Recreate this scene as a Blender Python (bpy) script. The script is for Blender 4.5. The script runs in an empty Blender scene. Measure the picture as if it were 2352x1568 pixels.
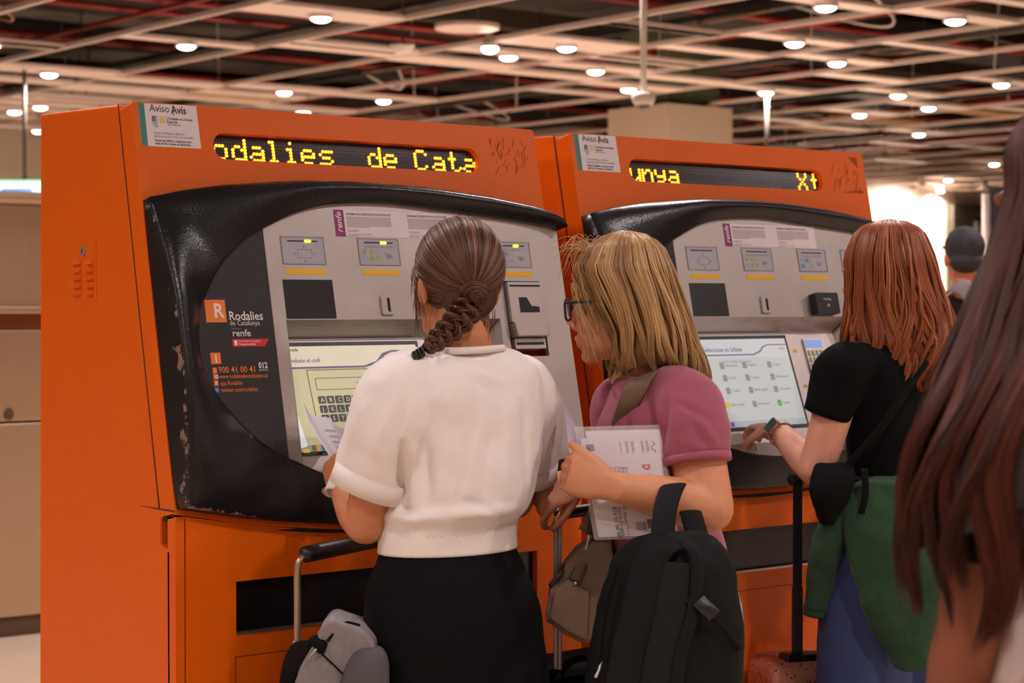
import bpy, bmesh, math, random
import numpy as np
from mathutils import Vector, Matrix, noise
from mathutils.geometry import tessellate_polygon

# ------------------------------------------------------------------ camera, world, exposure
FPX = 4478.0                                   # focal length in pixels of the 2352 x 1568 frame
YAW, PITCH = math.radians(38.8), -math.atan((784 - 695) / FPX)
CAM = np.array([-1.898, -3.428, 1.49])
FW = np.array([math.sin(YAW) * math.cos(PITCH), math.cos(YAW) * math.cos(PITCH), math.sin(PITCH)])
RT = np.array([math.cos(YAW), -math.sin(YAW), 0.0])
UPV = np.cross(RT, FW)
VR = np.array([RT[0], RT[1], 0.0]); VF = np.array([math.sin(YAW), math.cos(YAW), 0.0])
scene = bpy.context.scene
cd = bpy.data.cameras.new('camera'); cam = bpy.data.objects.new('camera', cd)
scene.collection.objects.link(cam); scene.camera = cam
cam.matrix_world = Matrix(((RT[0], UPV[0], -FW[0], CAM[0]), (RT[1], UPV[1], -FW[1], CAM[1]), (RT[2], UPV[2], -FW[2], CAM[2]), (0, 0, 0, 1)))
cd.sensor_width = 36.0; cd.lens = 36.0 * FPX / 2352.0; cd.clip_start = 0.05; cd.clip_end = 300
cd.dof.use_dof = True; cd.dof.focus_distance = 4.05; cd.dof.aperture_fstop = 6.0
world = bpy.data.worlds.new('world'); scene.world = world; world.use_nodes = True
world.node_tree.nodes['Background'].inputs[0].default_value = (1.0, 0.86, 0.78, 1)
world.node_tree.nodes['Background'].inputs[1].default_value = 0.13
scene.view_settings.view_transform = 'Standard'; scene.view_settings.look = 'None'
scene.view_settings.exposure = 0.0; scene.view_settings.gamma = 1.0; scene.view_settings.use_curve_mapping = False
LAMP_W, LAMP_COL = 46.0, (1.0, 0.88, 0.845)
cy = scene.cycles; cy.use_adaptive_sampling = True; cy.adaptive_threshold = 0.1; cy.adaptive_min_samples = 12; cy.max_bounces = 5; cy.diffuse_bounces = 3; cy.glossy_bounces = 3; cy.transmission_bounces = 4; cy.transparent_max_bounces = 6; cy.caustics_reflective = False; cy.caustics_refractive = False

def at(px, py, d):                             # a measured point: where the sight line through (px, py) is d metres away
    v = FW + RT * ((px - 1176) / FPX) - UPV * ((py - 784) / FPX)
    return CAM + v * d

# ------------------------------------------------------------------ helpers
random.seed(7); rng = np.random.default_rng(11)
COL = scene.collection
WL = {}
def s2l(c):
    return tuple((x / 12.92 if x <= 0.04045 else ((x + 0.055) / 1.055) ** 2.4) for x in (c[0] / 255, c[1] / 255, c[2] / 255))

def mat(name, col, rough=0.5, metal=0.0, var=0.0, vscale=20.0, bump=0.0, bscale=60.0, spec=0.5, emit=None, estr=0.0, alpha=1.0, trans=0.0, coat=0.0, stretch=None, sheen=0.0, rvar=0.0):
    m = bpy.data.materials.new(name); m.use_nodes = True
    nt = m.node_tree; b = nt.nodes['Principled BSDF']
    c = (*col, 1)
    b.inputs['Base Color'].default_value = c; b.inputs['Roughness'].default_value = rough; b.inputs['Metallic'].default_value = metal
    b.inputs['Specular IOR Level'].default_value = spec; b.inputs['Alpha'].default_value = alpha
    b.inputs['Transmission Weight'].default_value = trans; b.inputs['Coat Weight'].default_value = coat
    if sheen: b.inputs['Sheen Weight'].default_value = sheen
    if emit: b.inputs['Emission Color'].default_value = (*emit, 1); b.inputs['Emission Strength'].default_value = estr; m.cycles.emission_sampling = 'NONE'
    if var or bump or rvar:
        tc = nt.nodes.new('ShaderNodeTexCoord'); mp = nt.nodes.new('ShaderNodeMapping'); nt.links.new(tc.outputs['Object'], mp.inputs[0])
        if stretch: mp.inputs['Scale'].default_value = stretch
        if var:
            n = nt.nodes.new('ShaderNodeTexNoise'); n.inputs['Scale'].default_value = vscale; n.inputs['Detail'].default_value = 6
            nt.links.new(mp.outputs[0], n.inputs['Vector'])
            mx = nt.nodes.new('ShaderNodeMixRGB'); mx.inputs[1].default_value = (*[x * (1 - var) for x in col], 1); mx.inputs[2].default_value = (*[min(1, x * (1 + var)) for x in col], 1)
            nt.links.new(n.outputs['Fac'], mx.inputs[0]); nt.links.new(mx.outputs[0], b.inputs['Base Color'])
        if rvar:
            n3 = nt.nodes.new('ShaderNodeTexNoise'); n3.inputs['Scale'].default_value = vscale; n3.inputs['Detail'].default_value = 4
            nt.links.new(mp.outputs[0], n3.inputs['Vector'])
            mr = nt.nodes.new('ShaderNodeMapRange'); mr.inputs[3].default_value = max(0.02, rough - rvar); mr.inputs[4].default_value = rough + rvar
            nt.links.new(n3.outputs['Fac'], mr.inputs[0]); nt.links.new(mr.outputs[0], b.inputs['Roughness'])
        if bump:
            n2 = nt.nodes.new('ShaderNodeTexNoise'); n2.inputs['Scale'].default_value = bscale; n2.inputs['Detail'].default_value = 3
            nt.links.new(mp.outputs[0], n2.inputs['Vector'])
            bp = nt.nodes.new('ShaderNodeBump'); bp.inputs['Strength'].default_value = bump; bp.inputs['Distance'].default_value = 0.01
            nt.links.new(n2.outputs['Fac'], bp.inputs['Height']); nt.links.new(bp.outputs[0], b.inputs['Normal'])
    return m

def wl(o): return WL.get(o.name, np.zeros(3)) if o else np.zeros(3)
def empty(name, loc, label=None, cat=None, group=None, kind=None):
    o = bpy.data.objects.new(name, None); COL.objects.link(o); o.location = tuple(loc); o.empty_display_size = 0.05
    WL[o.name] = np.array(loc, float); tag(o, label, cat, group, kind); return o
def tag(o, label=None, cat=None, group=None, kind=None):
    if label: o['label'] = label
    if cat: o['category'] = cat
    if group: o['group'] = group
    if kind: o['kind'] = kind
    return o
def mk(name, verts, faces, m, parent=None, smooth=False, mesh=None):
    """one mesh object; verts in world space, stored relative to the parent's place"""
    if mesh is None:
        v = np.asarray(verts, float) - wl(parent)
        mesh = bpy.data.meshes.new(name); mesh.from_pydata(v.tolist(), [], [tuple(int(i) for i in f) for f in faces]); mesh.update()
        if smooth: mesh.polygons.foreach_set('use_smooth', [True] * len(mesh.polygons))
    if m and not mesh.materials: mesh.materials.append(m)
    o = bpy.data.objects.new(name, mesh); COL.objects.link(o)
    if parent: o.parent = parent; WL[o.name] = wl(parent)
    else: WL[o.name] = np.zeros(3)
    return o
def fix_normals(o):
    bm = bmesh.new(); bm.from_mesh(o.data); bmesh.ops.recalc_face_normals(bm, faces=bm.faces); bm.to_mesh(o.data); bm.free(); return o
def join(prims):
    V, Fc, n = [], [], 0
    for v, f in prims:
        v = np.asarray(v, float); V.append(v); Fc += [tuple(i + n for i in q) for q in f]; n += len(v)
    return np.vstack(V), Fc
BOXF = [(0, 3, 2, 1), (4, 5, 6, 7), (0, 1, 5, 4), (1, 2, 6, 5), (2, 3, 7, 6), (3, 0, 4, 7)]
def boxp(lo, hi):
    x0, y0, z0 = lo; x1, y1, z1 = hi
    return [(x0, y0, z0), (x1, y0, z0), (x1, y1, z0), (x0, y1, z0), (x0, y0, z1), (x1, y0, z1), (x1, y1, z1), (x0, y1, z1)], BOXF
def bevel(o, w, seg=2, ang=0.6):
    bm = bmesh.new(); bm.from_mesh(o.data)
    bmesh.ops.remove_doubles(bm, verts=bm.verts, dist=1e-6); bmesh.ops.recalc_face_normals(bm, faces=bm.faces)
    es = [e for e in bm.edges if len(e.link_faces) == 2 and e.calc_face_angle() > ang]
    bmesh.ops.bevel(bm, geom=es, offset=w, segments=seg, affect='EDGES', profile=0.5, clamp_overlap=True)
    bm.to_mesh(o.data); bm.free(); return o
def box(name, lo, hi, m, parent=None, bev=0.0):
    o = mk(name, *boxp(lo, hi), m, parent)
    if bev: bevel(o, bev)
    return o
def prism(loops, f, h0, h1, back=False):
    """closed 2D loops (first the outline, then holes) -> slab between heights h0 and h1, mapped by f(u, v, h)"""
    V, Fc = [], []
    n = sum(len(l) for l in loops); tri = tessellate_polygon([[Vector((u, v, 0)) for u, v in l] for l in loops])
    for h in (h1, h0):
        for l in loops: V += [f(u, v, h) for u, v in l]
    Fc += [tuple(t) for t in tri]
    if back: Fc += [tuple(i + n for i in reversed(t)) for t in tri]
    s = 0
    for l in loops:
        k = len(l)
        for i in range(k): a, b = s + i, s + (i + 1) % k; Fc.append((a, b, b + n, a + n))
        s += k
    return V, Fc
def catmull(P, n):
    P = np.asarray(P, float); k = len(P); Q = np.vstack([2 * P[0] - P[1], P, 2 * P[-1] - P[-2]])
    t = np.linspace(0, k - 1, n); i = np.minimum(t.astype(int), k - 2); u = (t - i)[:, None]
    a, b, c, d = Q[i], Q[i + 1], Q[i + 2], Q[i + 3]
    return 0.5 * (2 * b + (c - a) * u + (2 * a - 5 * b + 4 * c - d) * u ** 2 + (3 * b - a - 3 * c + d) * u ** 3)
def nrm(v): v = np.asarray(v, float); return v / (np.linalg.norm(v) + 1e-12)
def tube(pts, rad, n=12, seg=None, side=None, caps=True, round_caps=False):
    """tapered tube along a smooth path; rad: one number, one per point, or (a, b) pairs with a along `side`"""
    pts = np.asarray(pts, float); k = len(pts)
    rad = np.asarray(rad, float)
    if rad.ndim == 0: rad = np.full((k, 2), float(rad))
    elif rad.ndim == 1: rad = np.stack([rad, rad], 1)
    seg = seg or max(2, (k - 1) * 5 + 1)
    C = catmull(pts, seg) if k > 2 else np.linspace(pts[0], pts[1], seg); Rr = catmull(rad, seg) if k > 2 else np.linspace(rad[0], rad[1], seg)
    Rr = np.maximum(Rr, 1e-5)
    T = np.gradient(C, axis=0); T /= np.linalg.norm(T, axis=1)[:, None] + 1e-12
    a0 = np.asarray(side, float) if side is not None else (np.array([0, 0, 1.]) if abs(T[0][2]) < 0.9 else np.array([1., 0, 0]))
    V = []; a = a0
    th = np.linspace(0, 2 * np.pi, n, endpoint=False)
    for i in range(seg):
        if side is not None: a = a0
        a = nrm(a - T[i] * (a @ T[i])); b = np.cross(T[i], a)
        V.append(C[i] + np.outer(np.cos(th) * Rr[i][0], a) + np.outer(np.sin(th) * Rr[i][1], b))
    V = np.vstack(V); Fc = []
    for i in range(seg - 1):
        for j in range(n): Fc.append((i * n + j, i * n + (j + 1) % n, (i + 1) * n + (j + 1) % n, (i + 1) * n + j))
    if caps:
        V = np.vstack([V, C[0] - T[0] * (Rr[0].min() * 0.6 if round_caps else 0), C[-1] + T[-1] * (Rr[-1].min() * 0.6 if round_caps else 0)])
        c0, c1 = len(V) - 2, len(V) - 1
        for j in range(n): Fc.append((c0, (j + 1) % n, j)); Fc.append((c1, (seg - 1) * n + j, (seg - 1) * n + (j + 1) % n))
    return V, Fc
def rings(C, A, B, ax, ay, n=32, seg=None):
    """lofted body: ring centres C, half sizes A along ax and B along ay, smooth between keys"""
    C = np.asarray(C, float); K = np.column_stack([C, A, B]); seg = seg or (len(C) - 1) * 6 + 1; K = catmull(K, seg)
    th = np.linspace(0, 2 * np.pi, n, endpoint=False); V = []
    for q in K: V.append(q[:3] + np.outer(np.cos(th) * max(q[3], 1e-3), ax) + np.outer(np.sin(th) * max(q[4], 1e-3), ay))
    V = np.vstack(V + [K[:1, :3], K[-1:, :3]]); Fc = []
    for i in range(seg - 1):
        for j in range(n): Fc.append((i * n + j, i * n + (j + 1) % n, (i + 1) * n + (j + 1) % n, (i + 1) * n + j))
    c0, c1 = len(V) - 2, len(V) - 1
    for j in range(n): Fc.append((c0, (j + 1) % n, j)); Fc.append((c1, (seg - 1) * n + j, (seg - 1) * n + (j + 1) % n))
    return V, Fc
def ball(c, r, ax=None, n=14):
    r = np.ones(3) * r if np.isscalar(r) else np.asarray(r, float)
    ax = np.eye(3) if ax is None else np.asarray(ax, float)
    V, Fc = [(0, 0, 1)], []
    m = n // 2
    for i in range(1, m):
        p = math.pi * i / m
        for j in range(n): t = 2 * math.pi * j / n; V.append((math.sin(p) * math.cos(t), math.sin(p) * math.sin(t), math.cos(p)))
    V.append((0, 0, -1)); V = np.array(V) * r
    V = np.asarray(c, float) + V @ ax
    for j in range(n): Fc.append((0, 1 + j, 1 + (j + 1) % n)); Fc.append((len(V) - 1, len(V) - 1 - n + (j + 1) % n, len(V) - 1 - n + j))
    for i in range(m - 2):
        for j in range(n): a = 1 + i * n + j; b = 1 + i * n + (j + 1) % n; Fc.append((a, a + n, b + n, b))
    return V, Fc
_tex = {}
def sculpt(name, prims, m, parent=None, voxel=0.005, smooth=6, disp=None, solid=True):
    """melts overlapping closed shapes into one continuous skin"""
    V, Fc = join(prims)
    o = fix_normals(mk(name, V, Fc, m, parent))
    md = o.modifiers.new('r', 'REMESH'); md.mode = 'VOXEL'; md.voxel_size = voxel; md.use_smooth_shade = True
    if smooth: ms = o.modifiers.new('s', 'SMOOTH'); ms.factor = 0.5; ms.iterations = smooth
    for (sc_, st_) in (disp or []):
        if sc_ not in _tex:
            t = bpy.data.textures.new('folds', 'CLOUDS'); t.noise_scale = sc_; t.noise_depth = 1; _tex[sc_] = t
        dm = o.modifiers.new('d', 'DISPLACE'); dm.texture = _tex[sc_]; dm.strength = st_; dm.mid_level = 0.5; dm.texture_coords = 'GLOBAL'
    dg = bpy.context.evaluated_depsgraph_get()
    me = bpy.data.meshes.new_from_object(o.evaluated_get(dg)); o.modifiers.clear(); o.data = me
    if not me.materials: me.materials.append(m)
    me.polygons.foreach_set('use_smooth', [True] * len(me.polygons)); return o
def text_mesh(s, size, f, u0, v0, bold=0.0, align='LEFT', shear=0.0, rot=0.0, xs=1.0, h=0.0):
    c = bpy.data.curves.new('t', 'FONT'); c.body = s; c.size = size; c.align_x = align; c.offset = bold * size; c.shear = shear; c.resolution_u = 2
    o = bpy.data.objects.new('t', c); COL.objects.link(o)
    dg = bpy.context.evaluated_depsgraph_get(); me = bpy.data.meshes.new_from_object(o.evaluated_get(dg))
    cr, sr = math.cos(rot), math.sin(rot)
    V = [f(u0 + (v.co.x * xs * cr - v.co.y * sr), v0 + (v.co.x * xs * sr + v.co.y * cr), h) for v in me.vertices]; Fc = [tuple(p.vertices) for p in me.polygons]
    bpy.data.objects.remove(o); bpy.data.curves.remove(c); bpy.data.meshes.remove(me)
    return V, Fc
def rect(u0, v0, u1, v1, r=0.0, n=4):
    if r <= 0: return [(u0, v0), (u1, v0), (u1, v1), (u0, v1)]
    L = []
    for cx, cy, a in ((u1 - r, v0 + r, -90), (u1 - r, v1 - r, 0), (u0 + r, v1 - r, 90), (u0 + r, v0 + r, 180)):
        for i in range(n + 1): t = math.radians(a + 90 * i / n); L.append((cx + r * math.cos(t), cy + r * math.sin(t)))
    return L
def circ(u, v, r, n=20): return [(u + r * math.cos(2 * math.pi * i / n), v + r * math.sin(2 * math.pi * i / n)) for i in range(n)]

# ------------------------------------------------------------------ the hall: floor, walls, ceiling
FLOORM = mat('pale_stone_floor', s2l((205, 180, 158)), 0.25, var=0.06, vscale=3)
mk('floor', *boxp((-9, -9, -0.12), (45, 24.6, 0)), FLOORM)['kind'] = 'structure'
WALLM = mat('cream_wall', s2l((225, 208, 185)), 0.7, var=0.03, vscale=2)
mk('wall_back', *boxp((-9, 24.5, 0), (45, 24.8, 5.6)), WALLM)['kind'] = 'structure'
mk('wall_left', *boxp((-9.3, -9, 0), (-9, 24.8, 5.6)), WALLM)['kind'] = 'structure'
mk('wall_right', *boxp((45, -9, 0), (45.3, 24.8, 5.6)), WALLM)['kind'] = 'structure'
mk('wall_front', *boxp((-9.3, -9.3, 0), (45.3, -9, 5.6)), WALLM)['kind'] = 'structure'
SLABM = mat('dark_concrete_soffit', s2l((50, 42, 37)), 0.9, var=0.6, vscale=1.3, bump=0.3, bscale=6)  # dark grey-brown slab with blotchy tone
slab = mk('ceiling', *boxp((-9, -9, 5.3), (45, 24.8, 5.5)), SLABM); slab['kind'] = 'structure'
JM = mat('stained_concrete_rib', s2l((74, 60, 48)), 0.9, var=0.6, vscale=2.5)
for i in range(13):
    y = 5.2 + i * 1.55
    box('rib', (-9, y, 5.0), (45, y + 0.28, 5.3), JM, slab)
ZC = 3.99
GRIDM = mat('cream_enamel', s2l((226, 208, 198)), 0.45, var=0.05, vscale=4)
grid = empty('ceiling_grid', (0, 0, ZC), kind='structure')
X0G, PG = 6.72, 1.475
for k in range(-9, 25):
    x = X0G + PG * k
    box('runner', (x - 0.02, -8.9, ZC - 0.005), (x + 0.02, 24.4, ZC + 0.04), GRIDM, grid)
def onceil(px, py):
    d = FW + RT * ((px - 1176) / FPX) - UPV * ((py - 784) / FPX); return CAM + d * ((ZC - CAM[2]) / d[2])
LIGHT_PX = [(763, 37), (442, 100), (118, 165), (636, 205), (876, 226), (82, 240), (28, 251), (88, 296), (1182, 126), (1316, 105), (1375, 158), (1447, 200),
            (1762, 207), (1918, 12), (2206, 42), (1836, 94), (1918, 138), (2315, 190), (2055, 213), (2123, 242), (1945, 256), (2100, 303), (2228, 369), (2198, 411), (2162, 424), (2138, 434), (0, 100), (662, 250)]
STRIP_PX = [(68, 107, 12), (118, 165, 20), (68, 188, 12), (730, 103, 0), (357, 190, 13), (258, 204, 10), (561, 218, 9), (1040, 146, 20), (1448, 60, 12), (1244, 173, 13), (1448, 139, 12),
            (1562, 73, 12), (1643, 121, 13), (1505, 142, 11), (1640, 192, 12), (1979, 181, 12), (2300, 5, 12), (809, 119, 17), (2200, 120, 9), (300, 215, 8), (480, 230, 8), (150, 225, 8), (40, 222, 10), (20, 270, 9),
            (1320, 215, 7), (1850, 290, 6), (1700, 270, 6), (2300, 250, 7), (2330, 300, 7), (2040, 330, 5), (2250, 340, 5), (2050, 370, 4), (2300, 390, 4)]
LTHICK = {(763, 37): 30, (442, 100): 9, (118, 165): 20, (636, 205): 12, (876, 226): 9, (1182, 126): 15, (1316, 105): 33, (1375, 158): 14, (1447, 200): 12, (1918, 12): 18, (2206, 42): 20, (1836, 94): 14, (1918, 138): 14}
def bay(x): return math.floor((x - X0G) / PG)
def strip(px, py, th):
    p = onceil(px, py); k = bay(p[0]); xm = X0G + PG * k
    w = 0.28 if th <= 0 else abs(onceil(px, py - th / 2)[1] - onceil(px, py + th / 2)[1]) * 0.8
    w = min(max(w, 0.16), 0.75)
    box('panel', (xm + 0.02, p[1] - w / 2, ZC + 0.005), (xm + PG - 0.02, p[1] + w / 2, ZC + 0.04), GRIDM, grid)
for q in STRIP_PX: strip(*q)
for q in LIGHT_PX:
    if q != (118, 165): strip(q[0], q[1], LTHICK.get(q, 9))
DIFF = mat('glowing_diffuser', (1, 1, 1), 0.5, emit=(1.0, 0.93, 0.84), estr=14.0)
TRIMM = mat('white_trim', s2l((225, 215, 205)), 0.4)
def downlight(p, w=LAMP_W, tilt=0):
    t = empty('downlight', (p[0], p[1], ZC - 0.01), 'round white downlight glowing in the open ceiling grid', 'light', 'round ceiling downlights')
    c = np.array([p[0], p[1], ZC])
    o = mk('trim_ring', *prism([circ(0, 0, 0.105, 24), circ(0, 0, 0.085, 24)], lambda u, v, h: tuple(c + (u, v, h)), 0.004, -0.035), TRIMM, t); fix_normals(o)
    mk('diffuser', *ball(c + (0, 0, -0.03), (0.086, 0.086, 0.036), None, 18), DIFF, t, True)
    if w > 0:
        ld = bpy.data.lights.new('lamp', 'AREA'); ld.shape = 'DISK'; ld.size = 0.17; ld.energy = w; ld.color = LAMP_COL; ld.spread = math.radians(150)
        lo = bpy.data.objects.new('lamp', ld); COL.objects.link(lo); lo.parent = t; lo.location = (0, 0, -0.062)
    return t
for q in LIGHT_PX:
    p = onceil(*q); k = bay(p[0]); p[0] = X0G + PG * (k + 0.5)
    downlight(p, LAMP_W * 1.3)
for (x, y) in [(-5.8, -5.5), (-2.9, -6.2), (0.1, -5.4), (3.0, -6.0), (6.0, -5.2), (-5.8, -2.6), (-2.86, -2.2), (0.09, -2.9), (3.04, -2.3), (5.99, -2.8), (8.9, -3.4), (-5.8, 1.0), (-2.86, 0.6), (0.09, 1.3), (3.04, 0.9), (5.99, 1.2), (8.94, 0.5), (-2.9, 4.2), (1.56, 4.4), (4.5, 4.6), (7.5, 4.1), (-4.3, 8.0), (-1.4, 9.0), (1.6, 10.5), (4.5, 8.2), (7.5, 7.4), (1.6, 14.0), (4.5, 13.0), (11.9, -1.5), (14.8, 2.0), (11.9, 4.5), (17.8, -2.5), (17.8, 5.5), (22.2, 1.0), (22.2, 7.5), (26.6, 4.0), (28.0, 11.0), (33.0, 8.0)]:
    box('panel', (X0G + PG * bay(x) + 0.03, y - 0.15, ZC + 0.005), (X0G + PG * bay(x) + PG - 0.03, y + 0.15, ZC + 0.04), GRIDM, grid)
    downlight((X0G + PG * (bay(x) + 0.5), y), LAMP_W)
# services above the grid
REDP = mat('red_enamel_pipe', s2l((140, 34, 28)), 0.5, var=0.3, vscale=3)
GREYP = mat('galvanised_duct', s2l((92, 84, 78)), 0.6, 0.2, var=0.4, vscale=2)
DUCTM = mat('dark_duct', s2l((42, 36, 33)), 0.7, var=0.3, vscale=2)
TANM = mat('tan_insulation', s2l((168, 132, 92)), 0.9, var=0.5, vscale=5, bump=0.5, bscale=15)
for i, (y, r) in enumerate([(9.0, 0.04), (11.6, 0.045), (14.6, 0.04), (15.4, 0.035), (17.9, 0.05), (20.6, 0.05), (22.7, 0.045)]):
    tag(mk('sprinkler_pipe', *tube([(-8, y, 4.62), (44, y, 4.62)], r, 8, 2), REDP, None, True), 'long red sprinkler pipe running above the ceiling grid', 'pipe', 'red sprinkler pipes')
for i, (x, r) in enumerate([(7.9, 0.03), (13.9, 0.035), (17.2, 0.045), (22.0, 0.05), (27.0, 0.05)]):
    tag(mk('sprinkler_pipe', *tube([(x, 2, 4.51), (x, 24, 4.51)], r, 8, 2), REDP, None, True), 'red sprinkler branch pipe crossing above the ceiling grid', 'pipe', 'red branch pipes')
for i, (y, w) in enumerate([(7.6, 0.5), (12.3, 0.7), (16.6, 0.6), (19.2, 0.8), (23.2, 0.5)]):
    tag(box('air_duct', (-8, y, 4.70), (44, y + w, 4.99), DUCTM if i % 2 else GREYP, None, 0.02), 'long rectangular air duct hung above the ceiling grid', 'duct', 'air ducts above the grid')
TRX = [5.6, 9.3, 12.1, 15.3, 18.6, 20.3, 24.2, 28.4]
for i, x in enumerate(TRX):
    tag(box('cable_tray', (x, 5.5, 4.37), (x + (0.12, 0.22, 0.16)[i % 3], 24, 4.43), (GREYP, DUCTM, DUCTM)[i % 3]), 'narrow cable tray running above the ceiling grid', 'cable tray', 'cable trays above the grid')
for i in range(40):
    x = TRX[i % 8] + random.uniform(0.02, 0.1); y = random.uniform(7, 21); L = random.uniform(0.6, 2.2); s = random.uniform(0.08, 0.24); sw = random.uniform(-0.9, 0.9)
    pts = [(x + sw * 4 * t * (1 - t), y + L * t, 4.38 - s * 4 * t * (1 - t)) for t in (0, 0.2, 0.4, 0.6, 0.8, 1)]
    tag(mk('hanging_cable', *tube(pts, random.uniform(0.008, 0.02), 5, 13), random.choice([GREYP, DUCTM, TANM, TRIMM]), None, True), 'loose cable sagging from a tray above the ceiling grid', 'cable', 'sagging ceiling cables')
for i in range(9):
    k = random.choice([0, 1, 2, 3, 4, 5, 6, 7, 8, 9, 10]); x = X0G + PG * k - 0.03; y = 9.3 + i * 1.55 + random.uniform(0, 0.6)
    tag(box('insulation_slab', (x, y, ZC + 0.041), (x + PG + 0.06, y + random.uniform(0.25, 0.5), ZC + 0.10), random.choice([TANM, TANM, GREYP]), None, 0.012), 'tan insulation slab resting across two bars of the ceiling grid', 'insulation', 'insulation slabs')
for i in range(70):
    x = X0G + PG * random.randint(-2, 14) + random.choice([0.0, 0.0, 0.7]); y = random.uniform(7, 23)
    tag(mk('hanger_rod', *tube([(x, y, ZC + 0.03), (x + random.uniform(-0.15, 0.15), y, 5.3)], random.uniform(0.006, 0.014), 5, 2), random.choice([DUCTM, GREYP, TRIMM])), 'thin hanger rod between the ceiling grid and the soffit', 'rod', 'ceiling hanger rods')
for i in range(26):
    x, y = random.uniform(5, 26), random.uniform(8, 22.5); a, b_, h_ = random.uniform(0.1, 0.5), random.uniform(0.1, 0.4), random.uniform(0.05, 0.2)
    o = box('junction_box', (x, y, 5.3 - h_ - 0.02), (x + a, y + b_, 5.31), random.choice([DUCTM, TANM, GREYP, TRIMM]))
    tag(o, 'small service box fixed under the concrete soffit', 'box', 'soffit service boxes')
# round disc vent and bullet camera seen in the ceiling
p = onceil(1073, 70)
o = mk('ceiling_vent', *prism([circ(0, 0, 0.3, 28)], lambda u, v, h: (p[0] + u, p[1] + v, ZC + 0.05 + h), 0, -0.04), GRIDM); bevel(o, 0.015)
tag(o, 'large round cream air vent disc beside the brightest downlight', 'vent')
p = onceil(1125, 95)
t = empty('spotlight', (p[0], p[1], ZC), 'bright bare spotlight dropped below the grid', 'light')
mk('lamp_housing', *tube([(p[0], p[1], ZC + 0.1), (p[0], p[1], ZC - 0.06)], [0.03, 0.085], 14, 4), TRIMM, t, True)
mk('bulb', *ball((p[0], p[1], ZC - 0.07), (0.08, 0.08, 0.045)), mat('spot_glow', (1, 1, 1), 0.5, emit=(1, 0.95, 0.85), estr=30), t, True)
p = onceil(925, 100)
t = empty('loudspeaker', (p[0], p[1], ZC), 'small white cone loudspeaker hanging in the ceiling void', 'loudspeaker')
mk('speaker_cone', *tube([(p[0], p[1], ZC - 0.01), (p[0], p[1], ZC - 0.1)], [0.13, 0.07], 18, 4), TRIMM, t, True)
mk('hanger', *tube([(p[0], p[1], ZC + 0.7), (p[0], p[1], ZC)], 0.01, 6, 2), GREYP, t)
# white pole with dome camera, thin drop poles, column
def camera_pole():
    b = at(1478, 232, 14.0); top = 4.6
    t = empty('dome_camera', b, 'white dome camera on a long white pole hung from the ceiling', 'camera')
    mk('pole', *tube([b + (0, 0, 0.05), (b[0], b[1], top)], 0.024, 12, 2), TRIMM, t, True)
    o = mk('housing', *tube([b + (0, 0, 0.065), b + (0, 0, 0.05), b + (0, 0, 0.0), b + (0, 0, -0.03)], [0.03, 0.08, 0.082, 0.06], 20, 14), TRIMM, t, True)
    mk('dome', *ball(b + (0, 0, -0.02), (0.055, 0.055, 0.05)), mat('smoked_dome', s2l((110, 96, 90)), 0.1), t, True)
camera_pole()
b = at(1762, 330, 22.9)
tag(mk('drop_rod', *tube([b - (0, 0, 0.6), (b[0], b[1], ZC)], 0.022, 8, 2), GREYP, None, True), 'thin grey drop rod hanging under the lone downlight', 'rod')
cb = at(1538, 690, 25.0); CW = 0.565
COLM = mat('cream_column_cladding', s2l((214, 196, 172)), 0.6, var=0.05, vscale=3)
column = empty('column', (cb[0], cb[1], 0), 'square cream clad column rising behind the ticket machines', 'column', None, 'structure')
box('cladding', (cb[0] - CW, cb[1] - CW, 0), (cb[0] + CW, cb[1] + CW, ZC - 0.02), COLM, column, 0.01)
box('core', (cb[0] - CW + 0.12, cb[1] - CW + 0.12, ZC - 0.02), (cb[0] + CW - 0.12, cb[1] + CW - 0.12, 5.3), mat('green_steel', s2l((96, 104, 74)), 0.7, var=0.3, vscale=4), column)
# left background: steel service cabinets, information screen
STB = mat('champagne_steel', s2l((196, 168, 140)), 0.32, 0.75, var=0.06, vscale=3, stretch=(1, 1, 0.2))
STD = mat('dark_joint', s2l((90, 66, 50)), 0.6)
YB = 4.72
cab = empty('service_cabinet', (1.4, YB, 0), 'champagne steel service cabinet behind the orange ticket machine', 'cabinet')
def cabb(n, z0, z1, dy=0.0, m=STB, bv=0.008): return box(n, (0.2, YB - dy, z0), (2.75, YB + 0.6, z1), m, cab, bv)
cabb('plinth', 0.0, 0.09, -0.03, STD, 0); cabb('lower_panel', 0.09, 0.955); cabb('middle_panel', 0.962, 1.37)
cabb('recess', 1.37, 1.44, -0.04, mat('painted_orange_reflection', s2l((150, 84, 52)), 0.3, 0.6), 0.004); cabb('rail', 1.44, 1.475, 0.03); cabb('upper_panel', 1.475, 1.925); cabb('top_cap', 1.925, 1.985, 0.025, STB, 0.025)  # recess colour is an orange reflection painted in under the rail
pl = at(15, 950, 8.68)
mk('lock', *prism([circ(0, 0, 0.02, 14)], lambda u, v, h: (pl[0] + u, YB - h, pl[2] + v * 1.4), -0.002, 0.012), STD, cab)
sgn = empty('information_screen', at(20, 430, 21.0), 'bright white and blue information screen hung behind the machine', 'screen')
sp = at(20, 430, 21.0)
def scr_f(u, v, h): return tuple(sp + VR * u * 1.6 + np.array([0, 0, v * 1.6]) - VF * h)
fix_normals(mk('screen_case', *prism([rect(-0.75, -0.055, 0.75, 0.055)], scr_f, -0.06, 0.0, True), DUCTM, sgn))
mk('screen_glass', *prism([rect(-0.74, -0.048, 0.74, 0.05)], scr_f, 0, 0.004), mat('lit_screen', (0.7, 0.85, 0.95), 0.4, emit=(0.75, 0.9, 1.0), estr=1.3), sgn)
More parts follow.
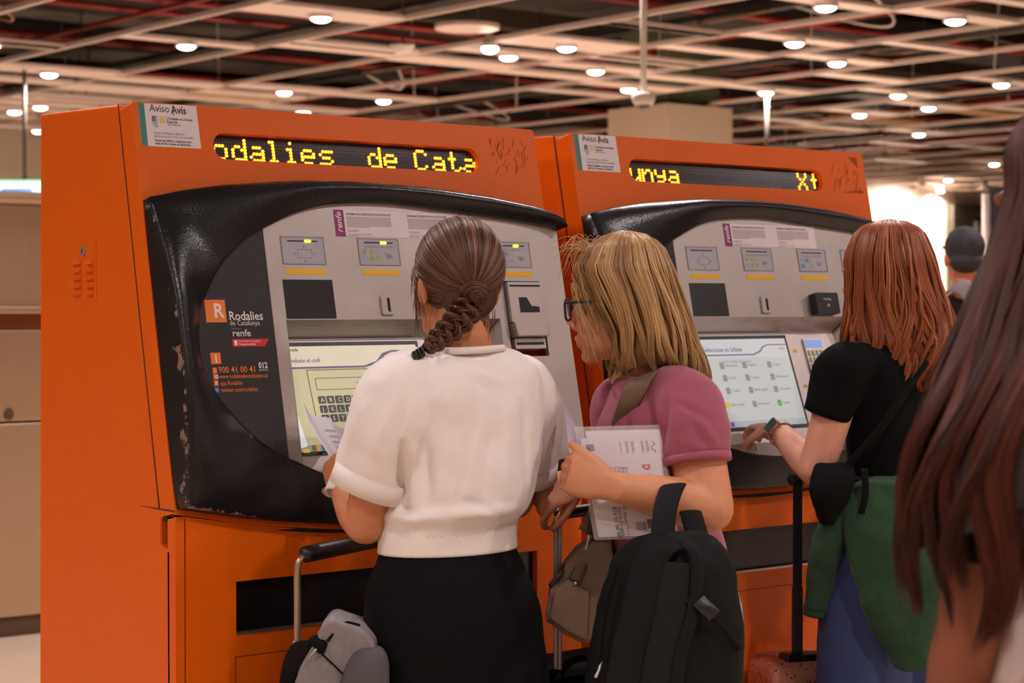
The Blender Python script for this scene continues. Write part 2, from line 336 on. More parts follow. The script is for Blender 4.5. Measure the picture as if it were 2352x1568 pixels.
mk('green_band', *prism([rect(-0.74, 0.038, 0.74, 0.05)], scr_f, 0.004, 0.006), mat('lit_green', (0.2, 0.7, 0.3), 0.4, emit=(0.25, 0.8, 0.35), estr=1.0), sgn)
mk('blue_text_block', *join([prism([rect(-0.05, -0.03, 0.16, -0.008)], scr_f, 0.004, 0.006), prism([rect(-0.3, -0.03, -0.12, -0.016)], scr_f, 0.004, 0.006)]), mat('lit_blue', (0.1, 0.2, 0.6), 0.4, emit=(0.2, 0.35, 0.8), estr=0.8), sgn)
for px in (57, -40):
    b = at(px, 412, 21.03); mk('hanger', *tube([b - (0, 0, 0.02), (b[0], b[1], ZC)], 0.022, 8, 2), GREYP, sgn, True)
# right background: doorway, post, number sign, spotlit wall
DOORM = mat('olive_door', s2l((70, 64, 48)), 0.7, var=0.1, vscale=2)
dw = empty('door_1', (34.5, 24.4, 0)); dw['kind'] = 'structure'
def wallpt(px, py): # on the back wall
    d = FW + RT * ((px - 1176) / FPX) - UPV * ((py - 784) / FPX); return CAM + d * ((24.45 - CAM[1]) / d[1])
xa, xb = wallpt(2178, 600)[0], wallpt(2262, 600)[0]; zt = wallpt(2200, 470)[2]
box('frame', (xa, 24.3, 0), (xb, 24.5, zt), DOORM, dw); 
box('door_leaf', (xa + 0.7, 24.24, 0), (xb - 0.3, 24.3, zt - 0.35), mat('olive_leaf', s2l((80, 76, 60)), 0.5), dw)
box('pane', (xa + 1.1, 24.2, 1.75), (xb - 0.6, 24.25, 3.3), mat('dull_pane', s2l((120, 116, 96)), 0.2), dw)
bp = at(2264, 690, 19.0)
tag(mk('post', *tube([(bp[0], bp[1], 0), (bp[0], bp[1], 2.55)], 0.042, 12, 2), mat('pinkish_post', s2l((176, 156, 148)), 0.4, 0.3), None, True), 'slim pale steel post beside the numbered black sign', 'post')
ns = at(2332, 470, 19.0)
sg = empty('number_sign', ns, 'black sign with a white number 9 fixed to the slim post', 'sign')
def ns_f(u, v, h): return tuple(ns + VR * u + np.array([0, 0, v]) - VF * h)
fix_normals(mk('sign_box', *prism([rect(-0.245, -0.22, 0.5, 0.17)], ns_f, -0.08, 0, True), mat('black_sign', s2l((44, 40, 40)), 0.4), sg))
mk('number', *text_mesh('9', 0.28, ns_f, -0.16, -0.06, 0.02, h=0.004), mat('white_print', s2l((215, 205, 200)), 0.5), sg)
wsx = wallpt(2090, 560)
for i, dx in enumerate((-2.6, -0.6)):   # wall washers that light the far wall
    wp = np.array([wsx[0] + dx, 22.0, ZC - 0.15])
    t = empty('wall_washer', wp, 'small ceiling spotlight washing the far cream wall', 'light', 'far wall washers')
    mk('lamp_housing', *tube([wp + (0, 0, 0.2), wp], [0.05, 0.09], 12, 3), TRIMM, t, True)
    ld = bpy.data.lights.new('lamp', 'SPOT'); ld.energy = 3600; ld.color = LAMP_COL; ld.spot_size = 1.5; ld.spot_blend = 1.0; ld.shadow_soft_size = 0.08
    lo = bpy.data.objects.new('lamp', ld); COL.objects.link(lo); lo.parent = t; lo.location = (0, 0, -0.05)
    lo.rotation_euler = Vector((0, 1.6, -1.0)).to_track_quat('-Z', 'Y').to_euler()
# ------------------------------------------------------------------ ticket machines
ZB, ZT, YT, MW = 1.07, 1.903, 0.178, 1.066
DL = math.hypot(ZT - ZB, YT); EV = np.array([0, YT, ZT - ZB]) / DL; EN = np.array([0, -(ZT - ZB), YT]) / DL
def door_map(X0):
    def f(u, v, h): return tuple(np.array([X0 + u, 0, ZB]) + EV * v + EN * h)
    return f
def orange_mat():
    m = mat('orange_powder_coat', s2l((226, 98, 6)), 0.40, var=0.03, vscale=6, bump=0.05, bscale=420, spec=0.28)
    return m
ORANGE = orange_mat()
def steel_mat():
    m = mat('brushed_steel', s2l((192, 180, 176)), 0.36, 0.65, var=0.07, vscale=9, rvar=0.1, bump=0.02, bscale=300)
    return m
STEEL = steel_mat()
STEEL2 = mat('shadow_steel', s2l((180, 172, 172)), 0.3, 0.85, var=0.05, vscale=12)
def chip_mat():
    m = bpy.data.materials.new('chipped_black_gloss'); m.use_nodes = True; nt = m.node_tree; b = nt.nodes['Principled BSDF']
    b.inputs['Roughness'].default_value = 0.27; b.inputs['Specular IOR Level'].default_value = 0.38
    tc = nt.nodes.new('ShaderNodeTexCoord'); n = nt.nodes.new('ShaderNodeTexNoise'); n.inputs['Scale'].default_value = 26; n.inputs['Detail'].default_value = 8; n.inputs['Roughness'].default_value = 0.7
    nt.links.new(tc.outputs['Object'], n.inputs['Vector'])
    at_ = nt.nodes.new('ShaderNodeAttribute'); at_.attribute_name = 'wear'
    ad = nt.nodes.new('ShaderNodeMath'); ad.operation = 'MULTIPLY_ADD'; ad.inputs[1].default_value = 0.36; nt.links.new(at_.outputs['Fac'], ad.inputs[0]); nt.links.new(n.outputs['Fac'], ad.inputs[2])
    st = nt.nodes.new('ShaderNodeMapRange'); st.inputs[1].default_value = 0.80; st.inputs[2].default_value = 0.83; nt.links.new(ad.outputs[0], st.inputs[0])
    mx = nt.nodes.new('ShaderNodeMixRGB'); mx.inputs[1].default_value = (0.012, 0.010, 0.011, 1); mx.inputs[2].default_value = (*s2l((128, 104, 92)), 1)
    nt.links.new(st.outputs[0], mx.inputs[0]); nt.links.new(mx.outputs[0], b.inputs['Base Color'])
    n2 = nt.nodes.new('ShaderNodeTexNoise'); n2.inputs['Scale'].default_value = 190; nt.links.new(tc.outputs['Object'], n2.inputs['Vector'])
    bp = nt.nodes.new('ShaderNodeBump'); bp.inputs['Strength'].default_value = 0.16; bp.inputs['Distance'].default_value = 0.004; nt.links.new(n2.outputs['Fac'], bp.inputs['Height']); nt.links.new(bp.outputs[0], b.inputs['Normal'])
    return m
BEZEL = chip_mat()
INFOB = mat('matt_black_foil', s2l((32, 26, 29)), 0.5, var=0.06)
def print_mat(n, rgb, r=0.5): return mat('print_' + n, s2l(rgb), r)
PW, PO, PG_, PD, PR = print_mat('white', (232, 222, 220)), print_mat('orange', (236, 122, 36)), print_mat('grey', (150, 136, 140)), print_mat('dark', (70, 56, 66)), print_mat('red', (206, 36, 42))
PBL, PTL, PMG = print_mat('blue', (66, 110, 180)), print_mat('teal', (64, 128, 122)), print_mat('magenta', (138, 46, 104))
PAPER = mat('white_sticker', s2l((228, 214, 218)), 0.4)
YEL = mat('yellow_sticker', s2l((236, 180, 20)), 0.45)
BLK = mat('black_plastic', s2l((28, 25, 27)), 0.4)
SMOKE = mat('smoked_panel', s2l((44, 40, 44)), 0.25)
SLOT = mat('slot_dark', s2l((14, 12, 12)), 0.6)
LEDON = mat('amber_led', (1, 0.5, 0.05), 0.4, emit=(1.0, 0.36, 0.015), estr=2.1)
GLED = mat('green_led', (0.5, 1, 0.1), 0.4, emit=(0.55, 1.0, 0.03), estr=2.6)
LCD = mat('grey_display', s2l((178, 172, 184)), 0.3)
def led_board():
    m = mat('led_board', s2l((44, 34, 36)), 0.22); nt = m.node_tree; b = nt.nodes['Principled BSDF']
    tc = nt.nodes.new('ShaderNodeTexCoord'); v = nt.nodes.new('ShaderNodeTexVoronoi'); v.inputs['Scale'].default_value = 135; v.inputs['Randomness'].default_value = 0.0
    nt.links.new(tc.outputs['Object'], v.inputs['Vector'])
    r = nt.nodes.new('ShaderNodeMapRange'); r.inputs[1].default_value = 0.28; r.inputs[2].default_value = 0.4; nt.links.new(v.outputs['Distance'], r.inputs[0])
    mx = nt.nodes.new('ShaderNodeMixRGB'); mx.inputs[1].default_value = (*s2l((86, 72, 72)), 1); mx.inputs[2].default_value = (*s2l((44, 34, 36)), 1)
    nt.links.new(r.outputs[0], mx.inputs[0]); nt.links.new(mx.outputs[0], b.inputs['Base Color']); return m
LEDB = led_board()
F57 = {'o': '0,0,01110,10001,10001,10001,01110', 'd': '00001,00001,01101,10011,10001,10001,01111', 'a': '0,0,01110,00001,01111,10001,01111', 'l': '01100,00100,00100,00100,00100,00100,01110',
       'i': '00100,0,01100,00100,00100,00100,01110', 'e': '0,0,01110,10001,11111,10000,01110', 's': '0,0,01111,10000,01110,00001,11110', 'C': '01110,10001,10000,10000,10000,10001,01110',
       't': '01000,01000,11100,01000,01000,01001,00110', 'u': '0,0,10001,10001,10001,10011,01101', 'n': '0,0,10110,11001,10001,10001,10001', 'y': '0,0,10001,10001,01111,00001,01110', 'X': '10001,10001,01010,00100,01010,10001,10001'}
PILL = rect(0.183, 0.738, 0.888, 0.7955, 0.0287, 8)
def in_pill(u, v):
    cu = min(max(u, 0.2117), 0.8593); return math.hypot(u - cu, v - 0.76675) < 0.0265
def rs(P, n):   # resample a polyline evenly
    P = np.asarray(P, float); d = np.r_[0, np.cumsum(np.linalg.norm(np.diff(P[:, :2], axis=0), axis=1))]
    t = np.linspace(0, d[-1], n); return np.column_stack([np.interp(t, d, P[:, i]) for i in range(P.shape[1])])
def smooth_poly(P, n): return rs(catmull(P, len(P) * 8), n)
OUT_T = [(1.069, 0.598, 0.05), (1.066, 0.610, 0.056), (1.05, 0.624, 0.058), (1.02, 0.635, 0.058), (0.977, 0.6466, 0.056), (0.8443, 0.668, 0.052), (0.6887, 0.6826, 0.05), (0.5223, 0.688, 0.05), (0.3714, 0.687, 0.048), (0.3012, 0.682, 0.045), (0.1648, 0.67, 0.04), (0.0767, 0.657, 0.036), (0.004, 0.642, 0.03)]
OUT_L = [(0.004, 0.642, 0.03), (0.003, 0.55, 0.062), (0.003, 0.45, 0.085), (0.003, 0.35, 0.09), (0.003, 0.25, 0.09), (0.003, 0.15, 0.076), (0.003, 0.06, 0.05), (0.006, 0.01, 0.034)]
OUT_B = [(0.006, 0.01, 0.034), (0.178, -0.022, 0.032), (0.3865, -0.046, 0.03), (0.574, -0.047, 0.03), (0.75, -0.035, 0.03), (0.913, -0.014, 0.032), (1.066, 0.012, 0.034)]
IN_T = [(1.056, 0.592), (1.04, 0.5985), (0.9, 0.615), (0.787, 0.6246), (0.609, 0.640), (0.511, 0.641), (0.4387, 0.6366), (0.39, 0.629), (0.327, 0.611), (0.252, 0.579), (0.2, 0.5526), (0.145, 0.5075)]
IN_L = [(0.145, 0.5075), (0.115, 0.47), (0.082, 0.4154), (0.071, 0.385), (0.0655, 0.34), (0.0655, 0.30), (0.0744, 0.263), (0.1024, 0.215), (0.1355, 0.173), (0.1743, 0.134)]
IN_B = [(0.1743, 0.134), (0.2138, 0.106), (0.2517, 0.0885), (0.2814, 0.0745), (0.336, 0.0526), (0.45, 0.030), (0.6, 0.022), (0.75, 0.028), (0.934, 0.049), (0.995, 0.057), (1.056, 0.065)]
OUT = np.vstack([rs(OUT_T, 46)[:-1], rs(OUT_L, 26)[:-1], smooth_poly(OUT_B, 40)])
INN = np.vstack([smooth_poly(IN_T, 46)[:-1], smooth_poly(IN_L, 26)[:-1], smooth_poly(IN_B, 40)])
HP = 0.045
def bezel_mesh(f):
    ks = [(-1, 0), (0, 0), (0.02, 0), (0.06, 0), (0.13, 0), (0.22, 0), (0.35, 0), (0.5, 0), (0.65, 0), (0.8, 0), (0.9, 0), (0.97, 0), (1.0, 0), (1.0, 1)]
    V, wear = [], []
    n = len(OUT)
    for (k, e) in ks:
        for i in range(n):
            o, q, hc = OUT[i, :2], INN[i], OUT[i, 2]
            top = i < 46; tl = min(1, max(0, (45 - i) / 30)) if top else 0.0
            if k < 0: V.append(f(o[0], o[1], 0.0)); wear.append(0.0); continue
            kk = max(k, 0.0); p = o + (q - o) * kk
            hi = HP + 0.012
            bul = 0.016 + 0.012 * tl if i < 71 else max(0.002, 0.016 - 0.0035 * (i - 71))
            h = hc + (hi - hc) * kk + bul * math.sin(math.pi * min(1, kk ** 0.75))
            if e: h = HP - 0.001
            V.append(f(p[0], p[1], h))
            left = 1.0 if 44 <= i <= 78 else 0.35
            wear.append(left * max(0, 1 - kk / 0.1) * 0.75 + (0.5 * max(0, (kk - 0.9) / 0.1) if i >= 46 else 0) + (0.35 * max(0, 1 - abs(kk - 0.25) / 0.4) if 58 <= i <= 74 else 0))
    Fc = []
    for r in range(len(ks) - 1):
        for i in range(n - 1): Fc.append((r * n + i, r * n + i + 1, (r + 1) * n + i + 1, (r + 1) * n + i))
    m = len(ks)
    Fc.append(tuple(r * n for r in range(m))); Fc.append(tuple(r * n + n - 1 for r in reversed(range(m))))
    return V, Fc, wear
SC_T, SC_B = (0.345, 0.004), (0.062, 0.0465)            # recessed sloping screen plate: (v, h) top and bottom
def screen_map(f):
    L = math.hypot(SC_T[0] - SC_B[0], SC_T[1] - SC_B[1])
    def g(u, s, e=0.0):                                 # s metres up from the lower edge of the plate
        t = s / L; return f(u, SC_B[0] + (SC_T[0] - SC_B[0]) * t, SC_B[1] + (SC_T[1] - SC_B[1]) * t + e)
    return g
def make_machine(X0, label, words, variant):
    f = door_map(X0)
    t = empty('ticket_machine', (X0, 0, 0), label, 'ticket machine', 'orange ticket machines')
    def P(name, vf, m, parent=t, fixn=False, sm=False, lab=None):
        o = mk(name, vf[0], vf[1], m, parent, sm)
        if fixn: fix_normals(o)
        if lab: o['label'] = lab
        return o
    # cabinet body (side profile, extruded over the width)
    YBK = 0.615
    prof = [(0.02, 0.0), (0.02, ZB - 0.075), (0.06, ZB - 0.065), (0.06, ZB - 0.005), (0.06 + YT, ZT - 0.004), (YBK - 0.015, ZT + 0.004), (YBK + 0.012, 0.0)]
    V = [(X0 + x, y, z) for x in (0, MW) for (y, z) in prof]; n = len(prof)
    Fc = [tuple(range(n)), tuple(range(2 * n - 1, n - 1, -1))] + [(i, (i + 1) % n, n + (i + 1) % n, n + i) for i in range(n)]
    bevel(P('body', (V, Fc), ORANGE, fixn=True), 0.004, 2)
    # lower front: leaf with an arched top edge
    arc = [(u, z) for u, z in [(MW - 0.004, ZB + 0.0), (0.913, ZB - 0.028), (0.75, ZB - 0.05), (0.574, ZB - 0.062), (0.3865, ZB - 0.061), (0.178, ZB - 0.034), (0.022, ZB - 0.006)]]
    g0 = lambda u, z, h: (X0 + u, -h, z)
    low = P('lower_door', prism([[(0.022, 0.02), (MW - 0.004, 0.02)] + arc, rect(0.137, 0.82, 0.929, 0.9245)], g0, -0.03, 0.004), ORANGE, fixn=True)
    P('corner_post', prism([rect(0.0, 0.0, 0.0195, ZB - 0.006)], g0, -0.03, 0.002), ORANGE, fixn=True)
    P('glass_panel', prism([rect(0.135, 0.818, 0.931, 0.9265)], g0, -0.018, -0.012), mat('dark_glass', s2l((30, 25, 25)), 0.18), low)
    P('sill', prism([rect(0.137, 0.8165, 0.929, 0.8215)], g0, -0.004, 0.006), STEEL2, low, True)
    for a in (rect(0.134, 0.06, 0.1355, 0.772), rect(0.134, 0.7705, 0.93, 0.772), rect(0.929, 0.06, 0.9305, 0.772)):
        P('seam', prism([a], g0, 0.004, 0.0046), mat('seam_shadow', s2l((96, 36, 8)), 0.7), low)
    P('plinth', boxp((X0 + 0.01, 0.02, 0.0), (X0 + MW - 0.01, YBK - 0.02, 0.03)), BLK)
    # side seams, vent plate with louvres and lock
    sx = lambda y, z, h: (X0 - h, y, z)
    SEAM = mat('seam_dark', s2l((92, 34, 10)), 0.7)
    P('side_seam', prism([[(0.0615, 1.0752), (0.0655, 1.0752), (0.2345, 1.9), (0.2305, 1.9)]], sx, 0.0003, 0.0008), SEAM)
    P('side_seam', prism([[(0.0, 1.0735), (0.14, 1.0755), (0.14, 1.0765), (0.0, 1.078)]], sx, 0.0003, 0.0008), SEAM)
    vp = P('vent_plate', prism([rect(0.333, 1.492, 0.4526, 1.6216)], sx, 0.0, 0.0012), ORANGE, fixn=True)
    for j in range(5):
        z = 1.577 - j * 0.0164
        for y0, y1 in ((0.401, 0.4384), (0.3426, 0.3735)):
            V = [(X0 - 0.001, y0, z - 0.005), (X0 - 0.001, y1, z - 0.005), (X0 - 0.001, y1, z + 0.006), (X0 - 0.001, y0, z + 0.006), (X0 - 0.009, y0 + 0.002, z - 0.005), (X0 - 0.009, y1 - 0.002, z - 0.005)]
            P('louvre', (V, [(0, 4, 5, 1), (4, 3, 2, 5), (0, 3, 4), (1, 5, 2)]), ORANGE, vp, True)
    lk = P('lock', prism([circ(0.389, 1.5996, 0.009, 16)], sx, 0.0, 0.006), STEEL, vp, True)
    P('keyhole', prism([rect(0.3875, 1.595, 0.3905, 1.604)], sx, 0.006, 0.0066), SLOT, lk)
    # upper door
    dl = [(0.0, 0.0), (0.178, -0.034), (0.3865, -0.058), (0.574, -0.06), (0.75, -0.047), (0.913, -0.025), (MW, 0.0), (MW, DL - 0.006), (MW - 0.006, DL), (0.006, DL), (0.0, DL - 0.006)]
    dl = [tuple(q) for q in rs(dl[:7], 30)] + dl[7:]
    bevel(P('upper_door', prism([dl, PILL], f, -0.058, 0.0, True), ORANGE, fixn=True), 0.0025, 2, 1.0)
    lip = [tuple(q) for q in rs(catmull([(0.0, 0.002), (0.178, -0.032), (0.3865, -0.056), (0.574, -0.058), (0.75, -0.045), (0.913, -0.023), (MW, 0.002)], 40), 30)]
    P('rubber_gap', prism([lip + [(u, v - 0.008) for u, v in reversed(lip)]], f, -0.05, -0.006), SLOT)
    # scrolling sign
    ls = P('led_sign', prism([PILL], f, -0.03, -0.016), LEDB)
    du = 0.0457 / 6 * 0.985; dv = 0.0071; dots = []
    for ch, u0 in words:
        for r, row in enumerate(F57[ch].split(',')):
            row = row.rjust(5, '0')
            for c_, b_ in enumerate(row):
                u, v = u0 + c_ * du, 0.7433 + (6 - r) * dv
                if b_ == '1' and in_pill(u, v): dots.append(prism([circ(u, v, 0.0038, 8)], f, -0.016, -0.0135))
    tag(P('led_dots', join(dots), LEDON, ls), kind='stuff')
    # black bulging surround, info panel, steel face
    V, Fc, wear = bezel_mesh(f)
    bz = P('bezel', (V, Fc), BEZEL, fixn=True, sm=True)
    a = bz.data.attributes.new('wear', 'FLOAT', 'POINT'); a.data.foreach_set('value', wear)
    face = [tuple(q) for q in INN] + []
    ip = [tuple(q) for q in INN if q[0] <= 0.2515]
    k0 = min(range(len(ip)), key=lambda i: -ip[i][1])
    ip = [(0.2515, 0.578)] + [q for q in ip if q[0] < 0.2505] + [(0.2515, 0.09)]
    inf = P('info_panel', prism([ip], f, HP - 0.03, HP), INFOB, fixn=True)
    R_U, R_V = 0.283, 0.815
    st_in = [tuple(q) for q in INN if q[0] > 0.2525]
    top_pts = [q for q in st_in if q[1] > 0.3]; bot_pts = [q for q in st_in if q[1] <= 0.3]
    loop = [(0.2525, 0.579)] + [(0.2525, 0.0895)] + bot_pts + top_pts
    RU1 = 0.853
    hole = rect(R_U, SC_B[0], RU1, 0.383)
    disp = rect(0.874, 0.295, 0.983, 0.4705)
    coin = rect(0.5275, 0.3925, 0.560, 0.4355, 0.004)
    fp = P('face_plate', prism([loop, hole, disp], f, HP - 0.012, HP), STEEL, fixn=True)
    P('edge_strip', prism([rect(0.2503, 0.088, 0.2527, 0.58)], f, HP - 0.01, HP + 0.0012), mat('worn_edge', s2l((176, 160, 152)), 0.4, 0.5), fp)
    # recess: hood strip with speaker holes, sloping plate
    hood = P('hood_strip', ([f(R_U, 0.383, HP - 0.001), f(RU1, 0.383, HP - 0.001), f(RU1 - 0.03, 0.35, 0.004), f(R_U, 0.35, 0.004), f(R_U, 0.342, 0.004), f(RU1 - 0.03, 0.342, 0.004)], [(0, 1, 2, 3), (3, 2, 5, 4)]), STEEL2)
    hs = []
    for cu in (0.36, 0.475, 0.59, 0.70):
        for a_ in range(9):
            for b_ in range(3):
                s = 0.3 + 0.16 * b_; hh = lambda u, v, h: f(u, 0.383 - 0.033 * v, HP - 0.001 - 0.044 * v + h)
                u = cu + (a_ - 4) * 0.0052 + (0.0026 if b_ % 2 else 0)
                hs.append(([hh(u - 0.0011, s - 0.03, 0.0012), hh(u + 0.0011, s - 0.03, 0.0012), hh(u + 0.0011, s + 0.03, 0.0012), hh(u - 0.0011, s + 0.03, 0.0012)], [(0, 1, 2, 3)]))
    tag(P('speaker_holes', join(hs), PD, hood), kind='stuff')
    g = screen_map(f); SL = math.hypot(SC_T[0] - SC_B[0], SC_T[1] - SC_B[1])
    rp = P('recess_plate', ([g(R_U - 0.002, 0), g(RU1, 0), g(RU1 - 0.028, SL), g(R_U - 0.002, SL)], [(0, 1, 2, 3)]), mat('pale_plate', s2l((214, 200, 198)), 0.4, 0.3), fp)
    P('recess_cheek', ([g(RU1, 0), f(RU1, SC_B[0], HP), f(RU1, 0.383, HP), g(RU1 - 0.028, SL)], [(0, 1, 2, 3)]), STEEL2, fp)
    P('recess_cheek', ([g(R_U - 0.002, 0), f(R_U, SC_B[0], HP), f(R_U, 0.383, HP), g(R_U - 0.002, SL)], [(3, 2, 1, 0)]), STEEL2, fp)
    # touchscreen
    sb = P('touchscreen', prism([rect(R_U - 0.001, 0.035, 0.640, SL - 0.003)], g, 0.0, 0.003), BLK, fixn=True)
    em = 0.30
    def lit(n, rgb, k=1.0): c = s2l(rgb); return mat('screen_' + n, c, 0.35, emit=c, estr=em * k)
    SX0, SX1, SY0, SY1 = R_U + 0.001, 0.632, 0.043, SL - 0.012
    T = lambda s, size, u, v, m, bold=0.0, **k: P('lettering', text_mesh(s, size, g, u, v, bold, h=0.0049, **k), m, sb)
    if variant == 0:
        P('display_image', prism([rect(SX0, SY0, SX1, SY1)], g, 0.003, 0.004), lit('sand', (206, 202, 160)), sb)
        P('display_header', prism([rect(SX0, SY1 - 0.05, SX1, SY1)], g, 0.004, 0.0043), lit('cream', (226, 220, 196)), sb)
        P('display_swoosh', prism([[(SX0, SY1 - 0.046), (SX0 + 0.20, SY1 - 0.046), (SX0 + 0.235, SY1 - 0.036), (SX0 + 0.255, SY1 - 0.018), (SX0 + 0.28, SY1 - 0.012), (SX1, SY1 - 0.012), (SX1, SY1 - 0.016), (SX0 + 0.28, SY1 - 0.016), (SX0 + 0.26, SY1 - 0.024), (SX0 + 0.24, SY1 - 0.042), (SX0 + 0.20, SY1 - 0.050), (SX0, SY1 - 0.050)]], g, 0.0043, 0.0047), lit('plum', (96, 84, 130)), sb)
        P('display_glow', prism([[(SX0 + 0.255, SY1 - 0.05), (SX1, SY1 - 0.055), (SX1, SY1 - 0.018), (SX0 + 0.285, SY1 - 0.02)]], g, 0.0043, 0.0046), lit('lime', (176, 204, 122)), sb)
        P('display_wedge', prism([[(SX0, SY0 + 0.008), (SX0 + 0.017, SY0 + 0.012), (SX0 + 0.004, SY0 + 0.1), (SX0, SY1 - 0.03)]], g, 0.0043, 0.005), lit('white', (236, 238, 246), 1.3), sb)
        P('display_footer', prism([rect(SX0, SY0, SX1, SY0 + 0.014)], g, 0.004, 0.0044), lit('slate', (150, 160, 150)), sb)
        P('code_frame', prism([rect(0.335, 0.088, 0.58, 0.222), rect(0.337, 0.09, 0.578, 0.22)], g, 0.004, 0.0046), lit('line', (110, 108, 86)), sb)
        P('code_field', prism([rect(0.352, 0.176, 0.52, 0.203, 0.003), rect(0.3535, 0.1775, 0.5185, 0.2015, 0.003)], g, 0.004, 0.0046), lit('line2', (120, 112, 96)), sb)
        T('CWL', 0.014, 0.455, 0.184, lit('violet', (110, 104, 160)))
        KM, KT = lit('key', (66, 64, 66)), lit('keytext', (206, 204, 186))
        for r, row in enumerate(('ABCDEFGHI', 'JKLMNÑOPQ', 'RSTUVWXYZ')):
            for c_, ch in enumerate(row):
                u, v = 0.350 + c_ * 0.0215, 0.146 - r * 0.0205
                kk = P('key', prism([rect(u, v, u + 0.0185, v + 0.0165, 0.002, 2)], g, 0.004, 0.0047), KM, sb)
                P('lettering', text_mesh(ch, 0.013, g, u + 0.0055, v + 0.0035, 0.02, h=0.0051), KT, sb)
        T('renfe', 0.0095, SX0 + 0.02, SY1 - 0.011, lit('dk', (64, 60, 66)), 0.02); T('Introdueix el codi', 0.0125, SX0 + 0.0, SY1 - 0.036, lit('dk2', (92, 90, 120)), 0.01)
        T('Rodalies', 0.007, SX1 - 0.03, SY1 - 0.034, lit('dk3', (150, 90, 60)))
        P('logo_square', prism([rect(SX1 - 0.042, SY1 - 0.038, SX1 - 0.033, SY1 - 0.028), rect(SX1 - 0.040, SY1 - 0.036, SX1 - 0.035, SY1 - 0.030)], g, 0.0048, 0.0052), lit('or', (226, 140, 60)), sb)
        for k, (u, c_) in enumerate(((SX0 + 0.027, (70, 120, 60)), (SX0 + 0.032, (200, 60, 50)), (SX0 + 0.037, (220, 180, 60)), (SX0 + 0.052, (60, 84, 140)))):
            P('icon', prism([rect(u, SY0 + 0.001, u + (0.011 if k == 3 else 0.007), SY0 + 0.013)], g, 0.0045, 0.005), lit('ic%d' % k, c_), sb)
        T('f', 0.012, SX0 + 0.0555, SY0 + 0.003, lit('white2', (225, 230, 240)), 0.03)
        P('icon', prism([rect(SX0 + 0.003, SY0 - 0.002, SX0 + 0.020, SY0 + 0.006)], g, 0.0045, 0.005), lit('yellowicon', (226, 190, 60)), sb)
    else:
        P('display_image', prism([rect(SX0, SY0, SX1, SY1)], g, 0.003, 0.004), lit('ice', (196, 206, 206)), sb)
        P('display_header', prism([rect(SX0, SY1 - 0.05, SX1, SY1)], g, 0.004, 0.0043), lit('ice2', (206, 214, 218)), sb)
        P('display_swoosh', prism([[(SX0, SY1 - 0.040), (SX0 + 0.22, SY1 - 0.040), (SX0 + 0.245, SY1 - 0.032), (SX0 + 0.26, SY1 - 0.02), (SX0 + 0.28, SY1 - 0.015), (SX1, SY1 - 0.015), (SX1, SY1 - 0.018), (SX0 + 0.28, SY1 - 0.018), (SX0 + 0.263, SY1 - 0.023), (SX0 + 0.248, SY1 - 0.036), (SX0 + 0.22, SY1 - 0.044), (SX0, SY1 - 0.044)]], g, 0.0043, 0.0047), lit('plum', (126, 116, 160)), sb)
        T('Seleccione su billete', 0.017, SX0 + 0.045, SY1 - 0.033, lit('plumtext', (120, 112, 164)), 0.01); T('Escolliu el bitllet que vulgueu', 0.009, SX0 + 0.10, SY1 - 0.062, lit('gtext', (140, 140, 150)))
        GN, GY, YL, OR_ = lit('green', (84, 176, 90)), lit('greyicon', (140, 146, 156)), lit('yell', (214, 190, 80)), lit('orange', (220, 150, 100))
        TX = lit('gtext2', (126, 130, 140))
        rows = [0.196, 0.163, 0.130, 0.093]
        for r, v in enumerate(rows):
            for c_, (u, m_) in enumerate(((0.318, GN if r in (0, 1) else (OR_ if r == 3 else GY)), (0.375 if r < 3 else 0.36, GY if r < 3 else YL), (0.455, GY), (0.545, GY if r < 3 else GN))):
                if r == 2 and c_ == 0: continue
                P('icon', prism([rect(u, v, u + 0.014, v + 0.017, 0.003, 2)], g, 0.0042, 0.0048), m_, sb)
                if c_ >= 1:
                    T(['Bitllet senzill', 'Abonament', 'Rodalia', 'Targeta'][(r + c_) % 4], 0.009, u + 0.019, v + 0.006, TX)
                else: T(['Recarga', 'Rodalies', 'Zona', 'Aeroport'][r], 0.008, u - 0.006, v - 0.011, TX)
        P('display_footer', prism([rect(SX0, SY0, SX1, SY0 + 0.016)], g, 0.004, 0.0044), lit('slate', (176, 186, 194)), sb)
        for k, (u, c_) in enumerate(((0.30, (226, 190, 60)), (0.335, (200, 90, 70)), (0.36, (70, 96, 170)))): P('icon', prism([rect(u, SY0 + 0.002, u + 0.012, SY0 + 0.014)], g, 0.0045, 0.005), lit('ic%d' % k, c_), sb)
        T('Renfe', 0.010, SX1 - 0.03, SY1 - 0.030, lit('orangetext', (206, 130, 80)))
    # keypad and stickers on the plate beside the screen
    kp = P('keypad', prism([rect(0.700, 0.165, 0.772, 0.272, 0.003)], g, 0.0, 0.006), STEEL, rp, True)
    P('keypad_display', prism([rect(0.705, 0.248, 0.767, 0.268)], g, 0.006, 0.007), lit('blue', (120, 160, 230), 1.2), rp)
    for r in range(4):
        for c_ in range(4): u, s = 0.706 + c_ * 0.0158, 0.172 + r * 0.018; P('key', prism([rect(u, s, u + 0.0125, s + 0.0135, 0.002, 2)], g, 0.006, 0.0085), mat('key_steel', s2l((168, 158, 142)), 0.4, 0.6), rp, True)
    for (u, s) in ((0.658, 0.236), (0.662, 0.14)): P('arrow_sticker', prism([rect(u, s, u + 0.014, s + 0.008)], g, 0.0, 0.001), YEL, rp)
    P('arrow_sticker', prism([rect(0.949, 0.163, 0.965, 0.176)], f, HP, HP + 0.0008), YEL, fp)
    # four instruction displays with status lamp, yellow bars
    us = (0.2935, 0.489, 0.694, 0.861)
